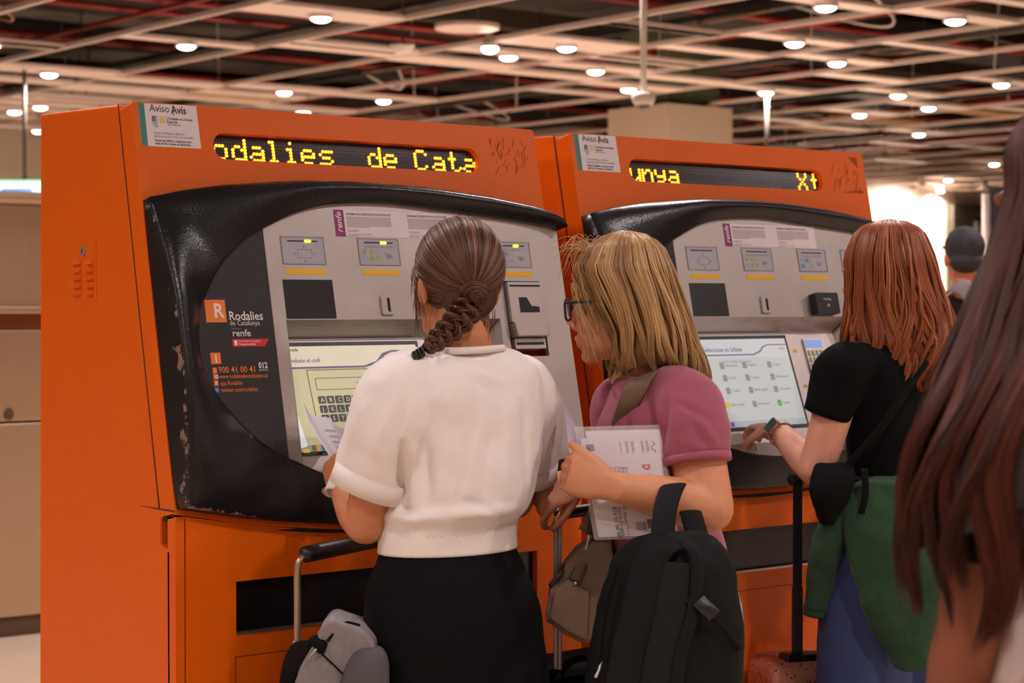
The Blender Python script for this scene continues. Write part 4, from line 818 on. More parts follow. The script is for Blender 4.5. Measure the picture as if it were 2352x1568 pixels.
# ---------- woman in the white blouse (at the first machine)
HB = hair_mat('brown_hair', (44, 24, 16), (96, 60, 42), (140, 96, 70)); HBB = mat('brown_hair_base', s2l((70, 42, 30)), 0.5, var=0.2, vscale=60)
def woman_white():
    D = 3.75; B = Body(-0.627, 0.779)
    root = empty('person', at(1045, 690, D) * (1, 1, 0), 'person with braided brown hair in a white blouse and black skirt', 'person')
    sk = skin_mat('tan', (196, 128, 92))
    hc = at(1050, 655, 3.78); hF = nrm(VR * -0.40 + VF * 0.92 - Z3 * 0.12)
    P, w = head_prims(hc, hF, neck_to=at(1078, 850, 3.79))
    P.append(B.core([(1030, 1140, 800, D, 0.6), (1000, 1165, 840, D, 0.5), (925, 1210, 885, D, 0.5), (915, 1215, 960, D, 0.6), (925, 1200, 1060, D, 0.62), (900, 1185, 1180, D, 0.66), (885, 1190, 1250, D, 0.68), (860, 1235, 1360, D, 0.72), (870, 1245, 1460, D, 0.7)]))
    sh, el, wr = at(900, 900, 3.66), at(840, 1200, 3.69), at(789, 1128, 3.83)
    P += arm_prims(sh, el, wr, (0.05, 0.045, 0.041, 0.04, 0.039, 0.027))
    P += hand_prims(wr, at(772, 1066, 3.88) - wr, at(850, 1085, 3.96) - wr, 1, (0.5, 0.9, 0.6), 0.03, 0.95)
    shr, elr, wrr = at(1205, 895, 3.88), at(1185, 1150, 3.98), at(1090, 1090, 4.12)
    P += arm_prims(shr, elr, wrr); P += hand_prims(wrr, at(1020, 1040, 4.2) - wrr, -VR - VF, -1, (0.3, 0.4, 0.3))
    hip = at(1045, 1400, D)
    P += legs_prims(hip, B.R, B.F, hip[2])
    body = sculpt('body', P, sk, root, 0.0045, 4)
    eyes(root, w)
    # blouse
    CL = mat('white_knit', s2l((236, 226, 222)), 0.85, bump=0.12, bscale=700, sheen=0.2, var=0.02)
    tors = [(1012, 1164, 797, D, 0.56), (965, 1196, 812, D, 0.56), (902, 1230, 845, D, 0.58), (882, 1246, 900, D, 0.62), (900, 1246, 980, D, 0.66), (905, 1240, 1060, D, 0.70), (888, 1228, 1130, D, 0.74), (878, 1212, 1175, D, 0.74), (880, 1190, 1202, D, 0.7), (876, 1184, 1222, D, 0.66)]
    SL = tube([at(985, 868, 3.70), at(918, 905, 3.66), at(893, 975, 3.655), at(872, 1045, 3.665), at(850, 1100, 3.67)], [0.06, 0.078, 0.082, 0.076, 0.070], 24)
    SR = tube([at(1150, 868, 3.82), at(1205, 905, 3.86), at(1216, 980, 3.90), at(1213, 1070, 3.94)], [0.06, 0.07, 0.068, 0.058], 24)
    bl = sculpt('blouse', [B.loft(tors, 48), SL, SR], CL, root, 0.006, 5, [(0.11, 0.014), (0.04, 0.004)])
    folds(bl, 3.6, [(926, 1020, 922, 1165, 9, -0.022), (948, 1030, 950, 1150, 14, 0.012), (975, 1020, 985, 1170, 12, -0.008), (1010, 985, 1000, 1120, 20, 0.008), (1105, 930, 1050, 1190, 18, 0.007), (1075, 960, 1030, 1185, 14, -0.007), (1165, 930, 1150, 1180, 20, 0.007), (1135, 960, 1110, 1190, 14, -0.006), (1205, 930, 1215, 1110, 10, -0.009),
        (935, 900, 905, 1010, 12, -0.006), (900, 930, 860, 1040, 12, 0.005), (1095, 848, 1150, 885, 8, 0.004), (1080, 865, 1130, 905, 8, -0.004), (1000, 1185, 1180, 1180, 14, 0.010), (880, 1195, 1000, 1190, 14, 0.010), (890, 1150, 960, 1190, 10, -0.006), (1060, 1150, 1140, 1185, 10, -0.006)])
    RIB = mat('ribbed_knit', s2l((230, 218, 212)), 0.85, bump=0.1, bscale=500)
    def band(name, tors2, sh_): 
        V, Fc = B.loft(tors2, 120, -sh_); n = 120; V = np.array(V)
        for r in range((len(V) - 2) // n):
            c = V[r * n:(r + 1) * n].mean(0); k = 1 + 0.008 * np.cos(np.arange(n) * np.pi); V[r * n:(r + 1) * n] = c + (V[r * n:(r + 1) * n] - c) * k[:, None]
        return mk(name, V, Fc, RIB, bl, True)
    band('hem_band', [(882, 1188, 1200, D, 0.68), (876, 1184, 1228, D, 0.68), (874, 1186, 1262, D, 0.68)], 0.002)
    mk('neckband', *tube([at(1010, 806, 3.70), at(1045, 806, 3.665), at(1110, 803, 3.685), at(1156, 799, 3.74)], 0.007, 10, 20), RIB, bl, True)
    cv = nrm(at(850, 1100, 3.67) - at(872, 1045, 3.665)); ce = at(850, 1100, 3.67)
    for nm, c_, dr, rr in (('cuff', ce, cv, 0.0725), ('cuff', at(1213, 1070, 3.94), nrm(at(1213, 1070, 3.94) - at(1216, 980, 3.9)), 0.0605)):
        mk(nm, *tube([c_ - dr * 0.012, c_ + dr * 0.026], [rr, rr * 0.99], 40, 3), RIB, bl, True)
    # skirt
    SKM = mat('black_skirt', s2l((13, 10, 12)), 0.9, bump=0.15, bscale=300, spec=0.15)
    sculpt('skirt', [B.loft([(884, 1174, 1225, D, 0.64), (880, 1178, 1250, D, 0.66), (870, 1190, 1275, D, 0.69), (848, 1218, 1330, D, 0.75), (838, 1244, 1400, D, 0.78), (840, 1254, 1480, D, 0.78), (846, 1262, 1568, D, 0.76), (850, 1262, 1800, D, 0.78), (845, 1265, 1980, D, 0.8)], 44)], SKM, root, 0.007, 3, [(0.1, 0.008)])
    shoes(root, hip, B.R, B.F, mat('white_trainer', s2l((210, 204, 200)), 0.5))
    # hair: swept back into a low knot
    U = np.cross(nrm(np.cross(hF, Z3)), hF); R = nrm(np.cross(hF, Z3)); ax = np.array([R, hF, U])
    c = w(0, -0.018, 0.034); er = np.array([0.083, 0.104, 0.096])
    hb = sculpt('hair', [ball(c - hF * 0.004, er * 0.985, ax, 24), ball(w(0, -0.058, -0.025), (0.058, 0.046, 0.052), ax, 18)], HBB, root, 0.005, 3)
    # trim the cap away from the face
    bm = bmesh.new(); bm.from_mesh(hb.data); o0 = wl(root)
    kill = [v for v in bm.verts if (lambda q: (q @ hF > 0.040 and q @ U < 0.075) or (q @ hF > 0.012 and q @ U < -0.005) or q @ hF > 0.085)(np.array(v.co) + o0 - hc)]
    bmesh.ops.delete(bm, geom=kill, context='VERTS'); bm.to_mesh(hb.data); bm.free()
    bun = at(1086, 668, 3.78 - 0.105); bd = nrm((bun - c) @ ax.T / er)
    rg = np.random.default_rng(5); N, K = 2600, 16
    al = rg.uniform(-np.pi, np.pi, N); ph = np.radians(rg.uniform(58, 100, N))         # start near the hairline, cone round the face
    st = np.stack([np.sin(ph) * np.cos(al), np.cos(ph), np.sin(ph) * np.sin(al) * 0.9 + 0.22], 1); st[:, 2] = np.maximum(st[:, 2], -0.75)
    na = rg.uniform(-1.75, 1.75, 800); st[:800] = np.stack([np.sin(na), -np.cos(na), rg.uniform(-1.5, -0.7, 800)], 1); st /= np.linalg.norm(st, axis=1)[:, None]
    u = np.linspace(0, 1, K)[None, :, None]; om = np.arccos(np.clip(st @ bd, -1, 1))[:, None, None]
    dirs = (np.sin((1 - u) * om) * st[:, None, :] + np.sin(u * om) * bd) / np.sin(om)
    lift = 1 + 0.02 * np.sin(np.pi * u) * rg.uniform(-0.5, 1.0, N)[:, None, None] + 0.01 * rg.uniform(-0.3, 1, N)[:, None, None] + 0.03 * u ** 6
    Pp = c + (dirs * er * lift) @ ax
    strand_mesh('strands', Pp, rg.uniform(0.0008, 0.0017, N), HB, hb, np.clip(0.5 + 0.3 * np.sin(al * 23) + rg.normal(0, 0.16, N), 0, 1), False)
    # knot
    kn = []; bx = nrm(np.cross(bun - c, Z3)); by = nrm(np.cross(bx, bun - c)); bz = nrm(bun - c)
    rgk = np.random.default_rng(8)
    Pk = []
    for i in range(420):
        lay = rgk.uniform(0.0, 1); th = rgk.uniform(0, 6.28) + np.linspace(0, rgk.uniform(2.5, 5.0), 16); R_ = (0.002 + 0.024 * lay) * (1 + 0.12 * np.sin(2 * th + lay)); hh = rgk.uniform(-0.006, 0.012) + 0.016 * (1 - lay ** 2)
        Pk.append(bun + bz * 0.004 - bx * 0.004 + np.outer(np.cos(th) * R_, bx) + np.outer(np.sin(th) * R_ * 0.9, by) + bz * hh)
    strand_mesh('knot', np.array(Pk), rgk.uniform(0.0009, 0.0017, 420), HB, hb, rgk.uniform(0.1, 0.75, 420), False)
    mk('knot_core', *ball(bun + bz * 0.0, (0.022, 0.022, 0.017), np.array([bx, by, bz])), HBB, hb, True)
    # plait over the left shoulder
    C = catmull([at(1080, 690, 3.67), at(1062, 725, 3.665), at(1030, 758, 3.66), at(1000, 785, 3.65), at(978, 803, 3.635)], 60)
    T = np.gradient(C, axis=0); T /= np.linalg.norm(T, axis=1)[:, None]; S = np.cross(T, -VF); S /= np.linalg.norm(S, axis=1)[:, None]; Nn = np.cross(S, T)
    wid = np.interp(np.linspace(0, 1, 60), [0, 0.2, 0.7, 1], [0.017, 0.018, 0.013, 0.006]); Pb, tn, rb = [], [], []
    for k in range(3):
        phs = np.linspace(0, 4.6 * np.pi, 60) + k * 2 * np.pi / 3
        ctr = C + S * (wid * np.sin(phs))[:, None] + Nn * (wid * 0.35 * np.sin(2 * phs))[:, None]
        for j in range(110):
            a_ = rgk.uniform(0, 6.28); q = math.sqrt(rgk.uniform(0, 1)) * 0.78
            Pb.append(ctr + S * (wid * q * math.cos(a_))[:, None] + Nn * (wid * q * math.sin(a_))[:, None]); tn.append(rgk.uniform(0.15, 0.75)); rb.append(rgk.uniform(0.0008, 0.0014))
    strand_mesh('plait', np.array(Pb), np.array(rb), HB, hb, np.array(tn), False)
    tie = []
    for k in range(4):
        c_ = at(972 - k * 7, 806 + k * 4.5, 3.632); a_ = np.linspace(0, 6.283, 16)
        tie.append(tube(np.array([c_ + Z3 * (0.009 * math.cos(x)) + VF * (0.009 * math.sin(x)) + VR * 0.002 * math.sin(x * 2) for x in a_]), 0.0028, 6, 30))
    mk('hair_tie', *join(tie), BLK, hb, True)
    rgw = np.random.default_rng(3); Pw = []
    for i in range(70):
        a0 = w(-0.076 + rgw.uniform(-0.004, 0.006), rgw.uniform(-0.02, 0.03), rgw.uniform(-0.02, 0.05)); Pw.append(catmull([a0, a0 - Z3 * 0.02 - R * 0.006 * rgw.uniform(0, 1), a0 - Z3 * rgw.uniform(0.04, 0.1) + hF * rgw.uniform(-0.02, 0.012) - R * rgw.uniform(-0.006, 0.008)], 12))
    for i in range(60):
        a0 = w(rgw.uniform(-0.04, 0.045), -0.075, -0.055); Pw.append(catmull([a0, a0 - Z3 * 0.02, a0 - Z3 * rgw.uniform(0.03, 0.07) + R * rgw.uniform(-0.012, 0.012)], 12))
    strand_mesh('wisps', np.array(Pw), np.full(130, 0.0006), HB, hb, rgw.uniform(0.3, 1, 130))
    return root
woman_white()

# ---------- woman in the pink shirt with glasses
HBL = hair_mat('blonde_hair', (98, 66, 40), (176, 132, 84), (232, 196, 142)); HBLB = mat('blonde_hair_base', s2l((140, 102, 62)), 0.45, var=0.35, vscale=60, stretch=(1, 1, 0.08))
def woman_pink():
    D = 3.95; B = Body(-0.93, 0.37)
    root = empty('person', at(1510, 690, D) * (1, 1, 0), 'person with shoulder-length blonde hair and glasses in a pink shirt', 'person')
    sk = skin_mat('fair', (206, 140, 104))
    hF = nrm(VR * -0.97 + VF * 0.22 - Z3 * 0.06); hc = at(1427, 700, D)
    P, w = head_prims(hc, hF, neck_to=at(1470, 880, D))
    P.append(B.core([(1410, 1540, 868, D, 0.66), (1392, 1610, 910, D, 0.66), (1382, 1625, 990, D, 0.72), (1395, 1630, 1090, D, 0.72), (1405, 1640, 1200, D, 0.74), (1400, 1670, 1300, D, 0.76), (1405, 1690, 1400, D, 0.76)]))
    sh, el, wr = at(1572, 925, 3.83), at(1628, 1165, 3.77), at(1412, 1118, 3.70)
    P += arm_prims(sh, el, wr, (0.062, 0.057, 0.049, 0.047, 0.043, 0.029))
    P += hand_prims(wr, at(1340, 1098, 3.71) - wr, VF * 1 + VR * 0.15, -1, (0.9, 1.3, 0.9), 0.02, 1.0, (0.45, 0.9, 0.0), 0.15)
    s2, e2, w2 = at(1425, 925, 4.08), at(1440, 1130, 4.10), at(1335, 1098, 4.0)
    P += arm_prims(s2, e2, w2); P += hand_prims(w2, at(1272, 1125, 3.97) - w2, -Z3 * 0.65 + VF * 0.75, 1, None, 0.03, 1.08, (0.25, 0.6, 0.75), 0.2, [(1.1, 0.5, 0.3), (1.3, 1.3, 0.9), (1.35, 1.35, 0.9), (1.35, 1.35, 0.9)])
    hip = at(1555, 1400, D); P += legs_prims(hip, B.R, B.F, hip[2])
    sculpt('body', P, sk, root, 0.0045, 4); eyes(root, w)
    SHM = mat('dusty_pink_jersey', s2l((156, 78, 99)), 0.9, bump=0.08, bscale=600, sheen=0.15, var=0.04)
    tors = [(1415, 1530, 862, D, 0.66), (1400, 1585, 885, D, 0.66), (1384, 1628, 930, D, 0.70), (1366, 1640, 990, D, 0.74), (1372, 1645, 1090, D, 0.76), (1388, 1650, 1180, D, 0.78), (1395, 1668, 1240, D, 0.8), (1395, 1676, 1275, D, 0.8)]
    SL = tube([at(1520, 895, 3.88), at(1572, 925, 3.83), at(1592, 985, 3.80), at(1600, 1050, 3.79)], [0.055, 0.072, 0.073, 0.066], 24)
    SR = tube([at(1430, 910, 4.03), at(1425, 940, 4.08), at(1428, 1040, 4.1)], [0.05, 0.065, 0.06], 20)
    st = sculpt('shirt', [B.loft(tors, 48), SL, SR], SHM, root, 0.006, 5, [(0.09, 0.012), (0.035, 0.003)])
    folds(st, 3.75, [(1560, 925, 1635, 965, 8, -0.005), (1600, 960, 1645, 1020, 8, 0.006), (1585, 975, 1630, 1040, 7, -0.005), (1535, 900, 1520, 1040, 7, -0.008), (1500, 930, 1470, 1060, 14, 0.006), (1450, 930, 1430, 1050, 10, -0.006), (1610, 1150, 1660, 1240, 12, 0.006), (1560, 1010, 1640, 1035, 8, 0.004)])
    e_ = at(1600, 1050, 3.79); d_ = nrm(e_ - at(1592, 985, 3.80))
    mk('cuff', *tube([e_ - d_ * 0.004, e_ + d_ * 0.012], [0.0685, 0.068], 36, 3), SHM, st, True)
    JM_ = mat('pale_denim', s2l((150, 164, 196)), 0.85, bump=0.12, bscale=400, var=0.08, vscale=30)
    hp = [(1398, 1676, 1262, D, 0.8), (1398, 1690, 1320, D, 0.8), (1400, 1708, 1400, D, 0.82), (1410, 1706, 1470, D, 0.82), (1430, 1690, 1540, D, 0.8)]
    lg = [tube([np.array([hip[0], hip[1], 0.83]) + B.R * sx * 0.075, np.array([hip[0], hip[1], 0.5]) + B.R * sx * 0.085, np.array([hip[0], hip[1], 0.1]) + B.R * sx * 0.085], [0.105, 0.08, 0.075], 20) for sx in (-1, 1)]
    jn = sculpt('jeans', [B.loft(hp, 40)] + lg, JM_, root, 0.008, 3, [(0.08, 0.008)])
    shoes(root, hip, B.R, B.F, mat('grey_trainer', s2l((120, 112, 110)), 0.6))
    # hair
    keys = [(0, 530, 1436, 6, 0.008), (0.05, 536, 1434, 46, 0.04), (0.13, 560, 1430, 92, 0.072), (0.26, 615, 1424, 124, 0.094), (0.42, 690, 1456, 118, 0.104), (0.58, 760, 1484, 112, 0.106), (0.75, 820, 1496, 122, 0.106), (0.9, 866, 1503, 127, 0.104), (1, 905, 1503, 130, 0.10)]
    opn = lambda t: 0.16 + 0.5 * max(0, min(1, (t - 0.28) / 0.2))
    lenfn = lambda th: 0.93 + 0.07 * np.cos(2 * (np.asarray(th) - np.pi)) 
    hb = envelope_hair('hair', keys, D, np.pi, opn, 6000, 18, HBL, HBLB, root, 60, 0.17, 1.25, (0.90, 1.05), (0.0007, 0.0016), 21, 0.9, lenfn=lenfn, fray=0.015)
    rg = np.random.default_rng(4); Pw = []
    for i in range(60):
        a0 = at(1350 + rg.uniform(-20, 60), 570 + rg.uniform(-10, 10), D + rg.uniform(-0.06, 0.02)); Pw.append(catmull([a0, a0 - VR * rg.uniform(0.01, 0.04) + Z3 * rg.uniform(-0.01, 0.025), a0 - VR * rg.uniform(0.03, 0.07) + Z3 * rg.uniform(-0.07, 0.01)], 10))
    for i in range(120):
        y0 = rg.uniform(600, 660); a0 = at(1330 + rg.uniform(-20, 30), y0, D - rg.uniform(0.0, 0.07)); Pw.append(catmull([a0, a0 - Z3 * 0.06 + VR * rg.uniform(0.01, 0.03), a0 - Z3 * rg.uniform(0.1, 0.18) + VR * rg.uniform(0.03, 0.07)], 10))
    strand_mesh('wisps', np.array(Pw), np.full(180, 0.0007), HBL, hb, rg.uniform(0.4, 1, 180))
    # glasses
    GM = mat('navy_acetate', s2l((28, 30, 52)), 0.25); LENS = mat('clear_lens', (0.95, 0.95, 0.97), 0.05, alpha=0.25, trans=0.0)
    gl = empty('glasses', w(0, 0.1, 0.0), 'navy framed glasses worn by the blonde person', 'glasses')
    hR = nrm(np.cross(hF, Z3)); hU = np.cross(hR, hF)
    for sx in (-1, 1):
        cc = w(sx * 0.036, 0.104, -0.004); lp = [cc + hR * (0.027 * np.sign(math.cos(a)) * abs(math.cos(a)) ** 0.6) + hU * (0.021 * np.sign(math.sin(a)) * abs(math.sin(a)) ** 0.6) for a in np.linspace(0, 2 * np.pi, 24)]
        rim = mk('rim', *tube(lp, 0.0026, 6, 60), GM, gl, True); mk('lens', np.array(lp[:-1]), [tuple(range(23))], LENS, gl)
        mk('temple', *tube([cc + hR * sx * 0.028 + hU * 0.014, cc + hR * sx * 0.036 - hF * 0.02 + hU * 0.014, w(sx * 0.079, -0.0, 0.008)], (0.0024), 6, 12), GM, gl, True)
    mk('bridge', *tube([w(-0.01, 0.106, 0.004), w(0, 0.110, 0.007), w(0.01, 0.106, 0.004)], 0.0024, 6, 8), GM, gl, True)
    # bag strap across the shoulder
    V, Fc = tube([at(1545, 885, 3.90), at(1502, 855, 3.86), at(1470, 880, 3.815), at(1445, 925, 3.81), at(1425, 990, 3.84), at(1385, 1150, 3.86), at(1350, 1225, 3.86)], [(0.021, 0.0022)] * 7, 10, 40, side=nrm(VR * 0.85 + Z3 * 0.3))
    tag(mk('shoulder_strap', V, Fc, mat('olive_webbing', s2l((108, 84, 62)), 0.8, bump=0.2, bscale=500), None, True), 'olive brown shoulder strap crossing the pink shirt', 'strap')
    return root
woman_pink()

# ---------- red-haired woman at the second machine
HRD = hair_mat('copper_hair', (92, 38, 18), (160, 84, 46), (210, 134, 78)); HRDB = mat('copper_hair_base', s2l((142, 72, 40)), 0.45, var=0.35, vscale=60, stretch=(1, 1, 0.08))
def woman_red():
    D = 4.6; B = Body(-0.66, 0.75)
    root = empty('person', at(2050, 690, D) * (1, 1, 0), 'person with long copper hair in a black shirt touching the second machine', 'person')
    sk = skin_mat('pale', (214, 152, 128))
    hF = nrm(VR * -0.74 + VF * 0.67 - Z3 * 0.08); hc = at(2030, 632, D)
    P, w = head_prims(hc, hF, neck_to=at(2050, 790, D))
    P.append(B.core([(1990, 2110, 775, D, 0.55), (1935, 2165, 815, D, 0.56), (1945, 2165, 900, D, 0.62), (1950, 2150, 1000, D, 0.64), (1945, 2145, 1100, D, 0.7), (1925, 2160, 1220, D, 0.72), (1920, 2160, 1320, D, 0.72)]))
    sh, el, wr = at(1940, 850, 4.50), at(1876, 1078, 4.50), at(1786, 988, 4.72)
    P += arm_prims(sh, el, wr, (0.05, 0.047, 0.042, 0.04, 0.038, 0.026))
    P += hand_prims(wr, at(1732, 978, 4.86) - wr, -Z3 - VR * 0.1, 1, (0.25, 0.6, 0.5), 0.05, 0.95, (0.55, 0.55, 0.6), 0.3)
    s2, e2, w2 = at(2155, 850, 4.74), at(2130, 1060, 4.85), at(2020, 1010, 5.0)
    P += arm_prims(s2, e2, w2); P += hand_prims(w2, VF - VR * 0.5, -Z3, -1)
    hip = at(2045, 1260, D); P += legs_prims(hip, B.R, B.F, hip[2])
    sculpt('body', P, sk, root, 0.005, 4); eyes(root, w)
    TM = mat('black_cotton', s2l((10, 8, 9)), 0.9, bump=0.1, bscale=400, spec=0.15)
    tors = [(1985, 2110, 772, D, 0.55), (1945, 2160, 795, D, 0.56), (1925, 2180, 830, D, 0.6), (1932, 2182, 900, D, 0.68), (1938, 2175, 1000, D, 0.7), (1942, 2165, 1080, D, 0.74), (1940, 2165, 1125, D, 0.76)]
    SL = tube([at(1985, 835, 4.53), at(1938, 850, 4.50), at(1916, 900, 4.495), at(1896, 958, 4.495)], [0.05, 0.066, 0.062, 0.056], 22)
    SR = tube([at(2130, 835, 4.68), at(2158, 855, 4.74), at(2150, 960, 4.8)], [0.05, 0.066, 0.06], 20)
    sculpt('shirt', [B.loft(tors, 44), SL, SR], TM, root, 0.007, 5, [(0.09, 0.010)])
    # jeans
    JB = mat('blue_denim', s2l((52, 66, 112)), 0.85, bump=0.12, bscale=300, var=0.15, vscale=12)
    lg = [tube([np.array([hip[0], hip[1], 0.98]) + B.R * sx * 0.07, np.array([hip[0], hip[1], 0.5]) + B.R * sx * 0.09 + B.F * 0.01, np.array([hip[0], hip[1], 0.06]) + B.R * sx * 0.10], [0.115, 0.11, 0.115], 22) for sx in (-1, 1)]
    sculpt('jeans', [B.loft([(1930, 2165, 1110, D, 0.76), (1915, 2170, 1200, D, 0.8), (1905, 2175, 1290, D, 0.8), (1910, 2170, 1380, D, 0.8)], 36)] + lg, JB, root, 0.009, 3, [(0.1, 0.012)])
    shoes(root, hip, B.R, B.F, mat('white_shoe', s2l((200, 190, 185)), 0.6), 0.1)
    # hair
    keys = [(0, 504, 2044, 5, 0.006), (0.05, 509, 2044, 42, 0.04), (0.12, 530, 2043, 76, 0.072), (0.24, 590, 2043, 100, 0.095), (0.4, 660, 2054, 108, 0.106), (0.55, 725, 2066, 122, 0.114), (0.7, 785, 2074, 134, 0.118), (0.85, 840, 2078, 118, 0.112), (1, 905, 2082, 92, 0.10)]
    thF = math.atan2(-(hF @ VF), hF @ VR)
    opn = lambda t: 0.30 + 0.15 * t
    envelope_hair('hair', keys, D, thF, opn, 8000, 22, HRD, HRDB, root, 90, 0.24, 1.7, (0.90, 1.04), (0.0008, 0.0017), 31, 0.93, fray=0.025, base_rho=0.91)
    return root
woman_red()
# ---------- woman in the foreground with long dark auburn hair
HAU = hair_mat('auburn_hair', (28, 10, 8), (58, 22, 15), (112, 46, 26), 0.4); HAUB = mat('auburn_hair_base', s2l((38, 16, 12)), 0.5, var=0.3, vscale=40)
def woman_front():
    D = 2.25; B = Body(-0.45, 0.89)
    root = empty('person', at(2430, 690, D) * (1, 1, 0), 'person with very long dark auburn hair closest to the viewer', 'person')
    sk = skin_mat('warm', (134, 76, 54))
    hc = at(2470, 480, D); hF = nrm(VR * -0.45 + VF * 0.89 - Z3 * 0.05)
    P, w = head_prims(hc, hF, neck_to=at(2470, 860, D + 0.01))
    P.append(B.core([(2390, 2560, 840, D, 0.6), (2270, 2680, 930, D, 0.6), (2290, 2660, 1150, D, 0.66), (2320, 2630, 1400, D, 0.7), (2290, 2660, 1650, D, 0.72), (2280, 2680, 1800, D, 0.72)]))
    P += arm_prims(at(2300, 960, 2.2), at(2225, 1440, 2.2), at(2170, 1760, 2.3)); P += hand_prims(at(2170, 1760, 2.3), -Z3 + VF * 0.3, VR, 1)
    P += arm_prims(at(2650, 960, 2.36), at(2690, 1440, 2.40), at(2600, 1700, 2.55)); P += hand_prims(at(2600, 1700, 2.55), -Z3 + VF * 0.3, -VR, -1)
    hip = at(2470, 1750, D); P += legs_prims(hip, B.R, B.F, hip[2])
    sculpt('body', P, sk, root, 0.0055, 4); eyes(root, w)
    WT = mat('off_white_jersey', s2l((200, 182, 180)), 0.85, bump=0.1, bscale=400)
    tors = [(2385, 2560, 835, D, 0.6), (2300, 2650, 880, D, 0.62), (2262, 2690, 950, D, 0.66), (2268, 2685, 1150, D, 0.74), (2270, 2678, 1300, D, 0.80)]
    sculpt('top', [B.loft(tors, 40), tube([at(2330, 930, 2.22), at(2285, 980, 2.2), at(2258, 1130, 2.195), at(2242, 1290, 2.195)], [0.06, 0.072, 0.064, 0.058], 20), tube([at(2610, 930, 2.32), at(2650, 980, 2.36), at(2675, 1150, 2.38)], [0.06, 0.072, 0.064], 20)], mat('black_brown_jersey', s2l((20, 14, 13)), 0.9, spec=0.2), root, 0.007, 4, [(0.08, 0.010)])
    sculpt('undershirt', [B.loft([(2290, 2660, 1260, D, 0.76), (2280, 2668, 1330, D, 0.78), (2255, 2680, 1440, D, 0.8), (2246, 2690, 1560, D, 0.8)], 40)], WT, root, 0.007, 4, [(0.07, 0.012)])
    BK = mat('black_trouser', s2l((24, 18, 18)), 0.8)
    lg = [tube([np.array([hip[0], hip[1], 0.95]) + B.R * sx * 0.075, np.array([hip[0], hip[1], 0.5]) + B.R * sx * 0.085, np.array([hip[0], hip[1], 0.07]) + B.R * sx * 0.085], [0.11, 0.085, 0.075], 20) for sx in (-1, 1)]
    sculpt('trousers', [B.loft([(2262, 2680, 1545, D, 0.8), (2250, 2690, 1650, D, 0.8), (2250, 2690, 1800, D, 0.8)], 36)] + lg, BK, root, 0.009, 3)
    shoes(root, hip, B.R, B.F, BK)
    keys = [(0, 230, 2475, 8, 0.008), (0.03, 236, 2475, 80, 0.04), (0.07, 262, 2475, 125, 0.07), (0.14, 340, 2475, 168, 0.098), (0.22, 440, 2468, 152, 0.108, -0.01), (0.32, 575, 2462, 186, 0.115, -0.015), (0.42, 720, 2442, 226, 0.12, -0.02), (0.52, 860, 2420, 262, 0.125, -0.03), (0.62, 1000, 2396, 292, 0.125, -0.04), (0.72, 1140, 2372, 300, 0.12, -0.045), (0.82, 1290, 2350, 282, 0.112, -0.045), (0.91, 1430, 2325, 235, 0.10, -0.04), (1, 1610, 2300, 190, 0.09, -0.03)]
    thF = math.atan2(-(hF @ VF), hF @ VR)
    lenfn = lambda th: 0.92 + 0.08 * np.cos((np.asarray(th) - math.pi) * 1.0) ** 2
    envelope_hair('hair', keys, D, thF, lambda t: 0.5 + 0.55 * t, 7500, 32, HAU, HAUB, root, 38, 0.20, 2.3, (0.90, 1.05), (0.0007, 0.0017), 51, 0.84, fray=0.035, base_rho=0.93, lenfn=lenfn, base_to=0.80)
    return root
woman_front()

